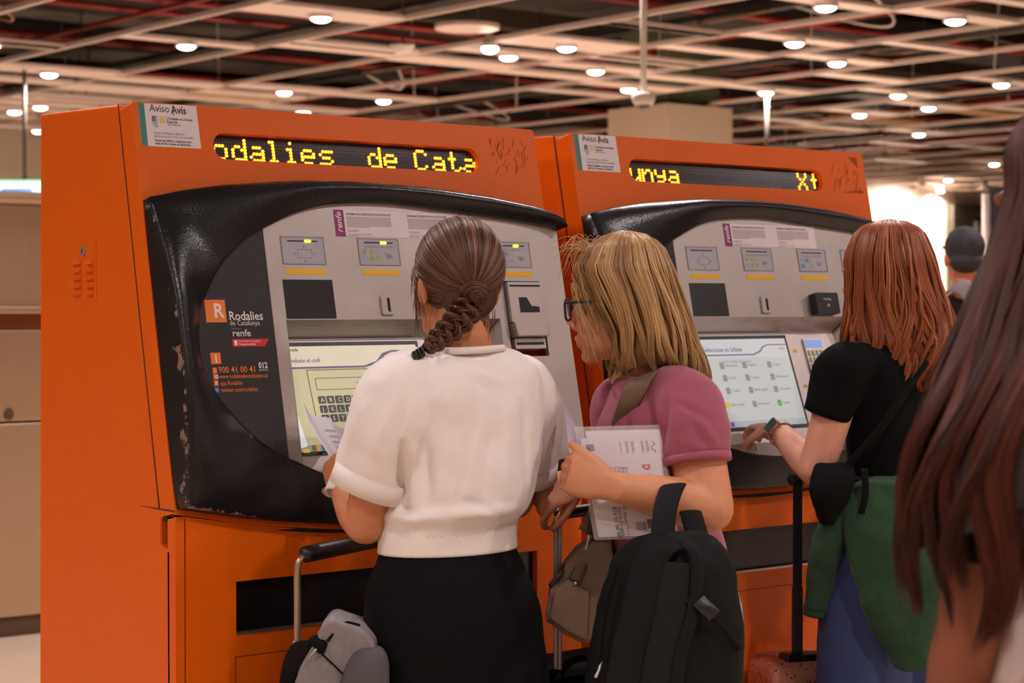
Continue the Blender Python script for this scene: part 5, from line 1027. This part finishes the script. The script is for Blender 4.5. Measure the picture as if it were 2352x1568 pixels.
# ---------- man farther down the hall
def man_far():
    D = 8.0; B = Body(-0.15, 0.99)
    root = empty('person', at(2222, 690, D) * (1, 1, 0), 'person with dark cap and grey shoulder strap standing far down the hall', 'person')
    sk = skin_mat('far', (206, 128, 88)); hc = at(2215, 592, D); hF = nrm(VR * 0.1 + VF)
    P, w = head_prims(hc, hF, neck_to=at(2222, 690, D))
    P.append(B.core([(2190, 2255, 672, D, 0.6), (2150, 2305, 700, D, 0.55), (2158, 2298, 800, D, 0.62), (2165, 2290, 920, D, 0.64), (2160, 2295, 1060, D, 0.66)]))
    for a, b_, c_, sd in (((2160, 715), (2142, 880), (2150, 1000), 1), ((2292, 715), (2308, 880), (2300, 1000), -1)):
        P += arm_prims(at(*a, D), at(*b_, D), at(*c_, D - 0.1)); P += hand_prims(at(*c_, D - 0.1), -Z3, VR * -sd, sd)
    hip = at(2225, 1030, D); P += legs_prims(hip, B.R, B.F, hip[2]); sculpt('body', P, sk, root, 0.009, 3)
    sh = mat('dark_shirt', s2l((40, 32, 30)), 0.85)
    sculpt('shirt', [B.loft([(2192, 2250, 668, D, 0.6), (2165, 2285, 688, D, 0.58), (2148, 2306, 712, D, 0.6), (2152, 2300, 800, D, 0.68), (2158, 2295, 920, D, 0.7), (2152, 2300, 1060, D, 0.72)])] + [tube([at(x0, 705, D), at(x1, 760, D), at(x2, 850, D)], [0.07, 0.068, 0.06], 16) for x0, x1, x2 in ((2175, 2155, 2146), (2278, 2298, 2304))], sh, root, 0.011, 3, [(0.1, 0.01)])
    tr = mat('grey_trouser', s2l((60, 56, 58)), 0.85)
    sculpt('trousers', [B.loft([(2155, 2298, 1045, D, 0.72), (2152, 2300, 1120, D, 0.72)])] + [tube([np.array([hip[0], hip[1], 0.9]) + B.R * sx * 0.075, np.array([hip[0], hip[1], 0.06]) + B.R * sx * 0.085], [0.1, 0.08], 16) for sx in (-1, 1)], tr, root, 0.012, 3)
    shoes(root, hip, B.R, B.F, BLK)
    R = nrm(np.cross(hF, Z3)); ax = np.array([R, hF, Z3]); CP = mat('charcoal_cap', s2l((38, 35, 37)), 0.7)
    cp = sculpt('cap', [ball(w(0, -0.012, 0.045), (0.083, 0.103, 0.086), ax, 20), ball(w(0, -0.06, -0.02), (0.07, 0.055, 0.045), ax, 16)], CP, root, 0.007, 2)
    mk('peak', *tube([w(0, 0.07, 0.055), w(0, 0.13, 0.045), w(0, 0.17, 0.035)], [(0.07, 0.008), (0.075, 0.006), (0.05, 0.004)], 14, 12, R), CP, cp, True)
    V, Fc = tube([at(2178, 668, D - 0.02), at(2195, 655, D - 0.12), at(2222, 668, D - 0.2), at(2252, 720, D - 0.21), at(2268, 800, D - 0.2)], [(0.035, 0.006)] * 5, 10, 26, side=nrm(VR + Z3))
    tag(mk('shoulder_strap', V, Fc, mat('grey_strap', s2l((128, 112, 118)), 0.8), None, True), 'grey bag strap over the shoulder of the distant person in a cap', 'strap')
man_far()

# ------------------------------------------------------------------ things the people carry
def pxf(c00, c10, c01, d00, d10=None, d01=None):
    """flat sheet spanned by three measured corners: top left, top right, bottom left"""
    a, b, c = at(*c00, d00), at(*c10, d10 or d00), at(*c01, d01 or d00); n = nrm(np.cross(c - a, b - a)); n = n if n @ (CAM - a) > 0 else -n
    return lambda u, v, h: tuple(a + (b - a) * u + (c - a) * v + n * h)
# folded printout in the hand of the woman in white
PAP = mat('printer_paper', s2l((232, 226, 236)), 0.7)
def printout():
    t = empty('printout', at(775, 1050, 3.92), 'folded white printout held up by the person in the white blouse', 'paper')
    def sheet(n, pts): 
        A = [at(x, y, d) for x, y, d in pts]; nn = nrm(np.cross(A[1] - A[0], A[2] - A[0])); k = len(A)
        V = A + [p + nn * 0.0012 for p in A]; return fix_normals(mk(n, V, [tuple(range(k)), tuple(range(2 * k - 1, k - 1, -1))] + [(i, (i + 1) % k, k + (i + 1) % k, k + i) for i in range(k)], PAP, t))
    sheet('front_leaf', [(697, 922, 3.95), (714, 955, 3.985), (745, 1005, 3.97), (792, 1075, 3.92), (774, 1072, 3.9), (735, 1010, 3.92), (708, 962, 3.94)])
    sheet('back_leaf', [(711, 953, 3.99), (761, 960, 4.03), (768, 978, 4.02), (790, 1050, 3.95), (782, 1062, 3.935)])
    sheet('back_leaf', [(768, 978, 4.02), (785, 984, 4.03), (810, 985, 4.06), (806, 1030, 4.0), (790, 1050, 3.95)])
    f = pxf((711, 953), (761, 960), (782, 1062), 3.985, 4.025, 3.93)
    tag(mk('small_print', *join([prism([rect(0.3, 0.3 + i * 0.12, 0.75, 0.31 + i * 0.12)], f, 0.001, 0.002) for i in range(4)]), PG_, t), kind='stuff')
    return t
printout()
# tissue round her wrist
tc_ = at(793, 1118, 3.835); V, Fc = tube([tc_ + VR * 0.034 * math.cos(a) - VF * 0.034 * math.sin(a) + Z3 * (0.012 * math.sin(a) + (0.004 * math.sin(3 * a))) for a in np.linspace(0, 6.0, 12)] + [at(784, 1140, 3.815), at(786, 1172, 3.81)], [(0.013, 0.003)] * 8 + [(0.010, 0.003)] * 4 + [(0.008, 0.003), (0.003, 0.002)], 8, 60, side=nrm(Z3 + VR * 0.4))
tag(mk('wristband', V, Fc, mat('white_tissue', s2l((236, 232, 236)), 0.8), None, True), 'white cloth band twisted round a tanned wrist', 'wristband')
# trolley with the grey backpack
ALU = mat('champagne_aluminium', s2l((186, 162, 140)), 0.35, 0.8)
def trolley_one():
    a0, a1 = at(683, 1480, 3.75), at(886, 1440, 4.04)
    t = empty('suitcase', (a0[0], a0[1], 0), 'black suitcase with champagne trolley handle carrying the grey backpack', 'suitcase')
    gl, gr = at(706, 1272, 3.765), at(882, 1236, 4.02)
    top = [np.array([a0[0], a0[1], 0.62]), at(683, 1400, 3.75), at(683, 1320, 3.75), at(688, 1288, 3.752), gl]
    mk('handle_tube', *tube(top, 0.0068, 10, 40), ALU, t, True)
    mk('handle_tube', *tube([np.array([a1[0], a1[1], 0.62]), at(888, 1300, 4.04), at(890, 1255, 4.035), gr], 0.0068, 10, 30), ALU, t, True)
    mk('sleeve', *tube([at(682, 1470, 3.75), np.array([a0[0], a0[1], 0.60])], 0.0085, 12, 3), ALU, t, True)
    for y in (1480, 1493): mk('rivet', *ball(at(677, y, 3.744), 0.0028), BLK, t, True)
    mk('grip', *tube([gl - (gr - gl) * 0.02, gl * 0.5 + gr * 0.5, gr + (gr - gl) * 0.02], [0.0165, 0.0165, 0.0165], 14, 20, None, True, True), BLK, t, True)
    e1 = nrm(a1 - a0); e1[2] = 0; e1 = nrm(e1); e2 = np.cross(Z3, e1); c = (a0 + a1) / 2
    V = [c + e1 * sx * 0.17 + e2 * (sy * 0.11 + 0.07) + Z3 * (z - c[2]) for z in (0.05, 0.60) for sx, sy in ((-1, -1), (1, -1), (1, 1), (-1, 1))]
    o = mk('shell', V, BOXF, mat('black_shell', s2l((30, 28, 30)), 0.4), t); bevel(o, 0.035, 3)
    for sx in (-1, 1):
        for sy in (-1, 1): p_ = c + e1 * sx * 0.14 + e2 * (sy * 0.08 + 0.07); mk('wheel', *tube([(p_[0] - e1[0] * 0.012, p_[1] - e1[1] * 0.012, 0.026), (p_[0] + e1[0] * 0.012, p_[1] + e1[1] * 0.012, 0.026)], 0.026, 14, 2), BLK, t, True)
trolley_one()
GREYF = mat('grey_melange_canvas', s2l((128, 118, 120)), 0.9, var=0.18, vscale=90, bump=0.2, bscale=300)
DKF = mat('black_webbing', s2l((11, 10, 10)), 0.9, spec=0.15, bump=0.15, bscale=300)
def grey_backpack():
    t = empty('backpack', at(790, 1700, 3.64), 'grey canvas backpack leaning on the trolley handle', 'backpack')
    ft = lambda x, y, h: tuple(at(x, y, 3.65) - VF * h)
    ol = [(750, 1418), (768, 1408), (792, 1417), (835, 1432), (866, 1460), (880, 1560), (884, 1755), (690, 1755), (676, 1640), (684, 1555), (704, 1500), (732, 1452)]
    V, Fc = prism([ol], ft, -0.07, 0.065, True)
    b = sculpt('shell', [(V, Fc)], GREYF, t, 0.004, 16, [(0.06, 0.010)])
    mk('front_pocket', *tube([at(860, 1492, 3.61), at(850, 1515, 3.585), at(838, 1580, 3.57), at(835, 1680, 3.56)], [(0.02, 0.012), (0.036, 0.02), (0.045, 0.025), (0.045, 0.025)], 16, 20, VR), mat('dark_grey_canvas', s2l((78, 72, 74)), 0.9, bump=0.2, bscale=200), b, True)
    mk('zip', *tube([at(752, 1472, 3.585), at(772, 1448, 3.59), at(795, 1430, 3.60), at(826, 1436, 3.61)], 0.003, 8, 24), DKF, b, True)
    mk('zip', *tube([at(738, 1500, 3.583), at(770, 1530, 3.583), at(800, 1560, 3.583)], 0.0016, 6, 16), DKF, b, True)
    mk('buckle_tab', *tube([at(722, 1462, 3.60), at(735, 1478, 3.585), at(738, 1500, 3.58)], [(0.012, 0.004), (0.014, 0.005), (0.006, 0.004)], 10, 12, VR), DKF, t, True)
    mk('carry_strap', *tube([at(738, 1468, 3.59), at(712, 1490, 3.60), at(680, 1512, 3.66), at(662, 1550, 3.69), at(655, 1620, 3.70)], [(0.012, 0.004), (0.018, 0.006), (0.03, 0.008), (0.026, 0.008), (0.02, 0.006)], 10, 30, Z3), DKF, t, True)
    mk('clip', *tube([at(708, 1512, 3.58), at(718, 1500, 3.57), at(727, 1490, 3.57)], 0.002, 6, 10), STEEL, t, True)
grey_backpack()
# clear folder with printed sheets
def folder():
    t = empty('document_folder', at(1440, 1235, 3.775), 'clear plastic folder of printed sheets held against the pink shirt', 'folder')
    f = pxf((1325, 980), (1512, 975), (1372, 1237), 3.775, 3.785, 3.765)
    for k, (u0, v0, u1, v1, hh) in enumerate(((0.12, 0.045, 0.98, 0.97, 0.0), (0.09, 0.04, 1.0, 0.96, 0.002), (0.015, 0.105, 0.965, 0.985, 0.004))):
        fix_normals(mk('sheet', *prism([rect(u0, v0, u1, v1)], f, hh, hh + 0.0015, True), PAP, t))
    CLR = mat('clear_plastic', (0.95, 0.93, 0.97), 0.12, alpha=0.22)
    mk('cover', *prism([rect(-0.04, 0.0, 1.02, 1.01, 0.015, 3)], f, 0.0062, 0.0068), CLR, t)
    mk('back_cover', *prism([rect(-0.04, 0.0, 1.02, 1.01, 0.015, 3)], f, -0.002, -0.001), CLR, t)
    H = 0.0058
    pr = lambda n, vf, m: mk(n, vf[0], vf[1], m, t)
    for q, m_ in ((rect(0.06, 0.16, 0.16, 0.22), PG_), (rect(0.06, 0.185, 0.11, 0.235), PD), (rect(0.06, 0.28, 0.16, 0.345), PG_), (rect(0.085, 0.285, 0.13, 0.32), PD)): pr('photo_print', prism([q], f, H, H + 0.0004), m_)
    tx = lambda s, sz, u, v, m_, rot=0.0, bold=0.0, xs=1.0: pr('lettering', text_mesh(s, sz, lambda a, b, h: f(u + (a * math.cos(rot) - b * math.sin(rot)) * xs, v - (a * math.sin(rot) + b * math.cos(rot)) * 0.73, h), 0, 0, bold, h=H + 0.0006), m_)
    tx('el más grande de Zaragoza', 0.048, 0.15, 0.385, PR, 0, 0.01, 0.72); tx('976 76 75 - 876 76 16 16', 0.05, 0.16, 0.422, PD, 0, 0.012, 0.70)
    pr('red_crest', prism([[(0.70, 0.352), (0.80, 0.350), (0.80, 0.385), (0.765, 0.405), (0.71, 0.385)], rect(0.735, 0.362, 0.775, 0.382)], f, H, H + 0.0004), PR)
    tx('876 01 08 06', 0.07, 0.245, 0.72, PD, -math.pi / 2, 0.012, 1.0); tx('C. Rosas, 9-11', 0.06, 0.37, 0.72, PD, -math.pi / 2, 0.0, 1.0); tx('50018 Zaragoza', 0.06, 0.305, 0.72, PD, -math.pi / 2, 0.0, 1.0)
    for i, u in enumerate((0.48, 0.55, 0.62, 0.74, 0.80)):
        tag(pr('small_print', join([prism([rect(u + j * 0.018, 0.14, u + 0.008 + j * 0.018, 0.25 - 0.02 * j)], f, H, H + 0.0003) for j in range(1 if i == 0 else 2)]), PG_), kind='stuff')
    tag(pr('small_print', join([prism([rect(0.55, 0.44 + j * 0.014, 0.8 - j * 0.05, 0.447 + j * 0.014)], f, H, H + 0.0003) for j in range(2)]), PG_), kind='stuff')
    pr('squiggle', tube([f(0.88 + 0.03 * math.sin(q * 1.8), 0.15 + q * 0.02, H + 0.0005) for q in range(6)], 0.0007, 5, 20), PG_)
    for q, m_ in ((rect(0.50, 0.86, 0.62, 0.93), PG_), (rect(0.64, 0.84, 0.72, 0.92), PD)): pr('photo_print', prism([q], f, H, H + 0.0004), m_)
    fl = pr('press_stud', prism([[(0.78 + 0.036 * math.cos(a), 0.535 + 0.026 * math.sin(a)) for a in np.linspace(0, 6.283, 18, endpoint=False)]], f, H, H + 0.004), BLK)
    # curled front leaf
    A = [(1295, 935, 3.80), (1299, 962, 3.77), (1303, 1000, 3.75), (1311, 1052, 3.745), (1330, 1080, 3.75)]; Bq = [(1298, 930, 3.82), (1326, 985, 3.80), (1332, 1020, 3.79), (1340, 1060, 3.785), (1348, 1082, 3.78)]
    a_, b_ = catmull([at(*q) for q in A], 14), catmull([at(*q) for q in Bq], 14); V = np.vstack([a_, b_, a_ + VF * 0.0012, b_ + VF * 0.0012]); n = 14
    Fc = [(i, i + 1, n + i + 1, n + i) for i in range(n - 1)] + [(2 * n + i, 3 * n + i, 3 * n + i + 1, 2 * n + i + 1) for i in range(n - 1)]
    mk('curled_leaf', V, Fc, mat('lilac_print', s2l((186, 172, 190)), 0.35, var=0.35, vscale=22), t, True)
folder()
# black backpack hanging from the elbow
def black_backpack():
    t = empty('backpack', at(1530, 1700, 3.58), 'large black backpack hanging from the arm in the pink sleeve', 'backpack')
    d = 3.60
    S = mat('black_nylon', s2l((13, 12, 13)), 0.75, spec=0.2, bump=0.12, bscale=260, var=0.1, vscale=30)
    def rg_(L, R, y, k): return at((L + R) / 2, y, d), (R - L) / 2 * d / FPX, k
    q = [rg_(1500, 1600, 1222, 0.03), rg_(1440, 1655, 1245, 0.06), rg_(1400, 1688, 1300, 0.08), rg_(1372, 1706, 1400, 0.09), rg_(1352, 1708, 1500, 0.095), rg_(1340, 1704, 1620, 0.095), rg_(1345, 1695, 1740, 0.08), rg_(1370, 1670, 1775, 0.05)]
    b = sculpt('shell', [rings([x[0] for x in q], [x[1] for x in q], [x[2] for x in q], VR, VF, 36)], S, t, 0.006, 4, [(0.08, 0.010), (0.03, 0.004)])
    P2 = mat('padded_strap', s2l((20, 19, 21)), 0.8, spec=0.2, bump=0.15, bscale=300)
    def rib(n, pts, w_, th, m=P2, par=t): V, Fc = tube([at(*p) for p in pts], [(w_, th)] * len(pts), 12, 50, side=VR); return mk(n, V, Fc, m, par, True)
    rib('shoulder_strap', [(1540, 1240, 3.535), (1505, 1265, 3.515), (1482, 1330, 3.505), (1462, 1420, 3.498), (1440, 1510, 3.495), (1425, 1620, 3.495)], 0.031, 0.009)
    rib('shoulder_strap', [(1560, 1240, 3.535), (1595, 1270, 3.515), (1600, 1340, 3.505), (1588, 1420, 3.498), (1562, 1510, 3.495), (1548, 1620, 3.495)], 0.012, 0.006)
    rib('back_panel', [(1530, 1290, 3.512), (1525, 1380, 3.505), (1512, 1500, 3.502), (1500, 1640, 3.502)], 0.045, 0.007, mat('air_mesh', s2l((11, 11, 12)), 0.9, bump=0.5, bscale=500))
    rib('compression_strap', [(1575, 1375, 3.502), (1610, 1400, 3.498), (1660, 1440, 3.51), (1700, 1490, 3.55)], 0.006, 0.003)
    bk = rib('buckle', [(1604, 1378, 3.492), (1622, 1396, 3.488), (1640, 1414, 3.49)], 0.014, 0.006, BLK); 
    hl = mk('carry_loop', *tube([at(1520, 1245, 3.60), at(1528, 1170, 3.64), at(1545, 1118, 3.70), at(1562, 1112, 3.76), at(1578, 1150, 3.74), at(1605, 1240, 3.62)], [(0.022, 0.004)] * 6, 10, 44, side=nrm(VR + VF * 0.2)), P2, t, True)
    mk('zip_pull', *tube([at(1380, 1518, 3.515), at(1376, 1538, 3.508), at(1368, 1556, 3.506)], [0.0035, 0.0025, 0.004], 8, 10), STEEL, t, True)
    mk('zip', *tube([at(1420, 1300, 3.535), at(1395, 1390, 3.52), at(1380, 1500, 3.512), at(1366, 1620, 3.515)], 0.003, 6, 24), DKF, t, True)
black_backpack()
# taupe handbag
def handbag():
    t = empty('handbag', at(1310, 1470, 3.88), 'taupe canvas handbag with metal ring beside the black backpack', 'handbag')
    TP = mat('taupe_canvas', s2l((112, 88, 70)), 0.8, bump=0.15, bscale=200, var=0.12, vscale=14)
    def ft(x, y, h): return tuple(at(x, y, 3.88) - VF * h)
    ol = [(1298, 1288), (1325, 1258), (1362, 1238), (1400, 1234), (1412, 1300), (1402, 1400), (1345, 1472), (1300, 1452), (1254, 1418), (1264, 1352)]
    V, Fc = prism([ol], ft, -0.045, 0.045, True); b = sculpt('shell', [(V, Fc)], TP, t, 0.004, 7, [(0.05, 0.006)])
    pk = [(1302, 1320), (1340, 1345), (1352, 1348), (1346, 1462), (1300, 1440), (1262, 1412), (1272, 1350)]
    V, Fc = prism([pk], ft, 0.03, 0.054, True); sculpt('pocket', [(V, Fc)], TP, b, 0.003, 5)
    mk('stud', *ball(ft(1319, 1330, 0.056), (0.004, 0.004, 0.004)), STEEL, b, True)
    mk('zip', *tube([ft(1300, 1290, 0.03), ft(1325, 1268, 0.034), ft(1365, 1248, 0.03), ft(1398, 1244, 0.02)], 0.003, 6, 20), mat('brass_zip', s2l((140, 110, 80)), 0.4, 0.7), b, True)
    mk('leather_tab', *tube([ft(1318, 1325, 0.05), ft(1330, 1300, 0.046), ft(1338, 1275, 0.04)], [(0.012, 0.003)] * 3, 8, 12, VR), mat('brown_leather', s2l((84, 62, 48)), 0.6), b, True)
    mk('pull_tab', *tube([ft(1296, 1292, 0.035), ft(1283, 1312, 0.05), ft(1262, 1338, 0.05)], [(0.004, 0.003), (0.006, 0.003), (0.005, 0.003)], 8, 12, VR), BLK, b, True)
    rc = np.array(ft(1341, 1268, 0.042))
    mk('ring', *tube([rc + VR * 0.010 * math.cos(a) + Z3 * 0.010 * math.sin(a) for a in np.linspace(0, 6.283, 18)], 0.0016, 8, 40), STEEL, t, True)
    mk('clasp', *tube([ft(1343, 1256, 0.043), ft(1348, 1238, 0.043), ft(1351, 1222, 0.043)], [0.003, 0.002, 0.0035], 8, 10), STEEL, t, True)
    mk('strap_end', *tube([ft(1351, 1222, 0.042), ft(1357, 1195, 0.04), ft(1363, 1160, 0.03)], [(0.006, 0.002)] * 3, 8, 12, VR), mat('patterned_webbing', s2l((62, 54, 50)), 0.8, var=0.6, vscale=120), t, True)
handbag()
# silver trolley behind, held by the blonde woman's far hand
def trolley_two():
    p = at(1281, 1180, 4.02); q = np.array([p[0], p[1], 0]); t = empty('suitcase', q, 'black suitcase with silver handle bars under the blonde person\'s hand', 'suitcase')
    SV = mat('satin_silver', s2l((176, 164, 168)), 0.35, 0.7); e = nrm(VR * 0.75 + VF * 0.66); e2 = np.cross(Z3, e); s_ = 0.30
    for k in (0, 1):
        o = q + e * s_ * k; V = [o + VR * a * 0.0088 + VF * b * 0.005 + Z3 * z for z in (0.70, p[2] - 0.005) for a, b in ((-1, -1), (1, -1), (1, 1), (-1, 1))]
        hb = mk('handle_bar', V, BOXF, SV, t); bevel(hb, 0.002)
        mk('groove', *tube([o + Z3 * 0.71 - VF * 0.0052, o + Z3 * (p[2] - 0.01) - VF * 0.0052], 0.0014, 6, 2), STEEL2, hb)
    gp = mk('grip', *tube([q + Z3 * p[2] + e * 0.0, q + e * s_ / 2 + Z3 * (p[2] + 0.004), q + e * (s_ + 0.02) + Z3 * p[2]], 0.013, 12, 14, None, True, True), BLK, t, True)
    c = q + e * s_ / 2; V = [c + e * a * 0.22 + e2 * (b * 0.10 + 0.07) + Z3 * z for z in (0.05, 0.735) for a, b in ((-1, -1), (1, -1), (1, 1), (-1, 1))]
    bevel(mk('shell', V, BOXF, DKF, t), 0.03, 3)
    mk('top_loop', *tube([at(1292, 1552, 4.0), at(1300, 1528, 3.98), at(1325, 1512, 3.98), at(1350, 1510, 4.0)], [(0.008, 0.003)] * 4, 8, 20, Z3), DKF, t, True)
    for a in (-1, 1):
        for b in (-1, 1): w_ = c + e * a * 0.18 + e2 * (b * 0.08 + 0.07); mk('wheel', *tube([w_ + Z3 * 0.026 - e * 0.012, w_ + Z3 * 0.026 + e * 0.012], 0.026, 14, 2), BLK, t, True)
trolley_two()
# terrazzo suitcase by the copper-haired woman
def trolley_three():
    p = at(1831, 1500, 4.75); q = np.array([p[0], p[1], 0]); t = empty('suitcase', q, 'pink terrazzo patterned suitcase with black telescopic handle', 'suitcase')
    m = mat('terrazzo_shell', s2l((214, 150, 126)), 0.4); nt = m.node_tree; b = nt.nodes['Principled BSDF']; tc = nt.nodes.new('ShaderNodeTexCoord')
    prev = None
    for k, (sc_, thr, col) in enumerate(((70, 0.20, (120, 66, 56)), (55, 0.16, (70, 58, 66)), (60, 0.15, (214, 160, 70)), (48, 0.13, (196, 84, 66)))):
        v = nt.nodes.new('ShaderNodeTexVoronoi'); v.inputs['Scale'].default_value = sc_; mp = nt.nodes.new('ShaderNodeMapping'); mp.inputs['Location'].default_value = (k * 3.1, k * 1.7, k); nt.links.new(tc.outputs['Object'], mp.inputs[0]); nt.links.new(mp.outputs[0], v.inputs['Vector'])
        l = nt.nodes.new('ShaderNodeMath'); l.operation = 'LESS_THAN'; l.inputs[1].default_value = thr; nt.links.new(v.outputs['Distance'], l.inputs[0])
        mx = nt.nodes.new('ShaderNodeMixRGB'); nt.links.new(l.outputs[0], mx.inputs[0]); mx.inputs[2].default_value = (*s2l(col), 1)
        if prev: nt.links.new(prev.outputs[0], mx.inputs[1])
        else: mx.inputs[1].default_value = (*s2l((214, 150, 126)), 1)
        prev = mx
    nt.links.new(prev.outputs[0], b.inputs['Base Color'])
    e = nrm(VR * 0.95 + VF * 0.3); e2 = np.cross(Z3, e)
    V = [q + e * (a * 0.145 + 0.065) + e2 * (bb * 0.10 + 0.05) + Z3 * z for z in (0.05, 0.625) for a, bb in ((-1, -1), (1, -1), (1, 1), (-1, 1))]
    bevel(mk('shell', V, BOXF, m, t), 0.045, 4)
    V = [q + e * (a * 0.11 + 0.07) + e2 * (bb * 0.025) + Z3 * z for z in (0.615, 0.637) for a, bb in ((-1, -1), (1, -1), (1, 1), (-1, 1))]
    bevel(mk('handle_base', V, BOXF, BLK, t), 0.006)
    for k in (0, 1):
        o = q + e * 0.17 * k
        for z0, z1, w_ in ((0.63, 0.80, 0.0125), (0.80, 1.06, 0.0105)):
            V = [o + VR * a * w_ + VF * bb * 0.007 + Z3 * z for z in (z0, z1) for a, bb in ((-1, -1), (1, -1), (1, 1), (-1, 1))]; mk('handle_bar', V, BOXF, BLK, t)
    mk('grip', *tube([q + Z3 * 1.06 - e * 0.02, q + e * 0.085 + Z3 * 1.068, q + e * 0.19 + Z3 * 1.06], 0.014, 12, 12, None, True, True), BLK, t, True)
    for a in (-1, 1):
        for bb in (-1, 1): w_ = q + e * (a * 0.11 + 0.065) + e2 * (bb * 0.07 + 0.05); mk('wheel', *tube([w_ + Z3 * 0.026 - e * 0.012, w_ + Z3 * 0.026 + e * 0.012], 0.026, 14, 2), BLK, t, True)
trolley_three()
# green sweater tied round the waist, black hip bag, watch
GRN = mat('bottle_green_fleece', s2l((30, 62, 36)), 0.95, bump=0.2, bscale=150, var=0.15, vscale=20, sheen=0.1)
def sweater():
    t = empty('sweater', at(2050, 1300, 4.45), 'bottle green sweater knotted round the waist of the copper-haired person', 'sweater')
    B = Body(-0.66, 0.75); D = 4.6
    pan = [(1948, 2170, 1105, 4.44), (1938, 2182, 1180, 4.42), (1946, 2190, 1270, 4.41), (1968, 2195, 1360, 4.40), (2000, 2190, 1440, 4.40), (2040, 2150, 1510, 4.40), (2058, 2112, 1540, 4.40)]
    q = [(at((L + R) / 2, y, d), (R - L) / 2 * d / FPX, 0.035) for L, R, y, d in pan]
    sculpt('back', [rings([x[0] for x in q], [x[1] for x in q], [x[2] for x in q], VR, VF, 30), B.loft([(1926, 2176, 1085, D, 0.84), (1918, 2184, 1120, D, 0.86), (1922, 2182, 1165, D, 0.86)], 40)], GRN, t, 0.007, 5, [(0.09, 0.022), (0.035, 0.006)])
    sculpt('sleeve', [tube([at(1930, 1150, 4.45), at(1905, 1230, 4.46), at(1885, 1330, 4.50), at(1872, 1395, 4.52)], [0.03, 0.038, 0.034, 0.026], 16)], GRN, t, 0.006, 4, [(0.05, 0.012)])
    mk('cuff', *tube([at(1872, 1388, 4.52), at(1868, 1412, 4.525)], [0.027, 0.024], 18, 4), GRN, t, True)
sweater()
def hip_bag():
    t = empty('hip_bag', at(1905, 1200, 4.42), 'small black hip bag hanging beside the green sweater', 'bag')
    q = [(1875, 1960, 1062, 4.45), (1862, 1966, 1095, 4.42), (1860, 1955, 1135, 4.41), (1872, 1930, 1175, 4.42), (1884, 1915, 1202, 4.43)]
    q = [(at((L + R) / 2, y, d), (R - L) / 2 * d / FPX, 0.035) for L, R, y, d in q]
    sculpt('pouch', [rings([x[0] for x in q], [x[1] for x in q], [x[2] for x in q], VR, VF, 26)], DKF, t, 0.005, 4, [(0.05, 0.008)])
    V, Fc = tube([at(1945, 1070, 4.43), at(2010, 1000, 4.40), at(2080, 900, 4.42), at(2130, 830, 4.46)], [(0.009, 0.003)] * 4, 8, 24, Z3); mk('strap', V, Fc, DKF, t, True)
    V, Fc = tube([at(1985, 1075, 4.375), at(1988, 1130, 4.365), at(1978, 1180, 4.37)], [(0.008, 0.003)] * 3, 8, 12, VR); mk('strap', V, Fc, DKF, t, True)
hip_bag()
def watch():
    wr, el = at(1786, 988, 4.72), at(1876, 1078, 4.50); ax_ = nrm(wr - el); c = wr - ax_ * 0.022
    t = empty('wristwatch', c, 'pink wristwatch with square black face near the second touchscreen', 'watch')
    s1 = nrm(np.cross(ax_, Z3)); s2 = np.cross(s1, ax_); th = np.linspace(0, 2 * np.pi, 28)
    V, Fc = tube([c + s1 * 0.031 * math.cos(a) + s2 * 0.031 * math.sin(a) for a in th], [(0.011, 0.0022)] * 28, 8, 60, side=ax_); mk('strap', V, Fc, mat('blush_silicone', s2l((214, 160, 152)), 0.5), t, True)
    n = nrm(-VF * 0.75 + s2 * 0.35 - VR * 0.55); n = nrm(n - ax_ * (n @ ax_)); fc = c + n * 0.031; tt = np.cross(n, ax_)
    fw_ = lambda u, v, h: tuple(fc + ax_ * u + tt * v + n * h)
    bevel(fix_normals(mk('case', *prism([rect(-0.017, -0.02, 0.017, 0.02, 0.006)], fw_, -0.004, 0.007, True), mat('rose_metal', s2l((200, 150, 140)), 0.3, 0.7), t)), 0.002)
    mk('dial', *prism([rect(-0.0145, -0.0175, 0.0145, 0.0175, 0.005)], fw_, 0.007, 0.0078), mat('black_dial', s2l((16, 16, 22)), 0.1), t)
watch()
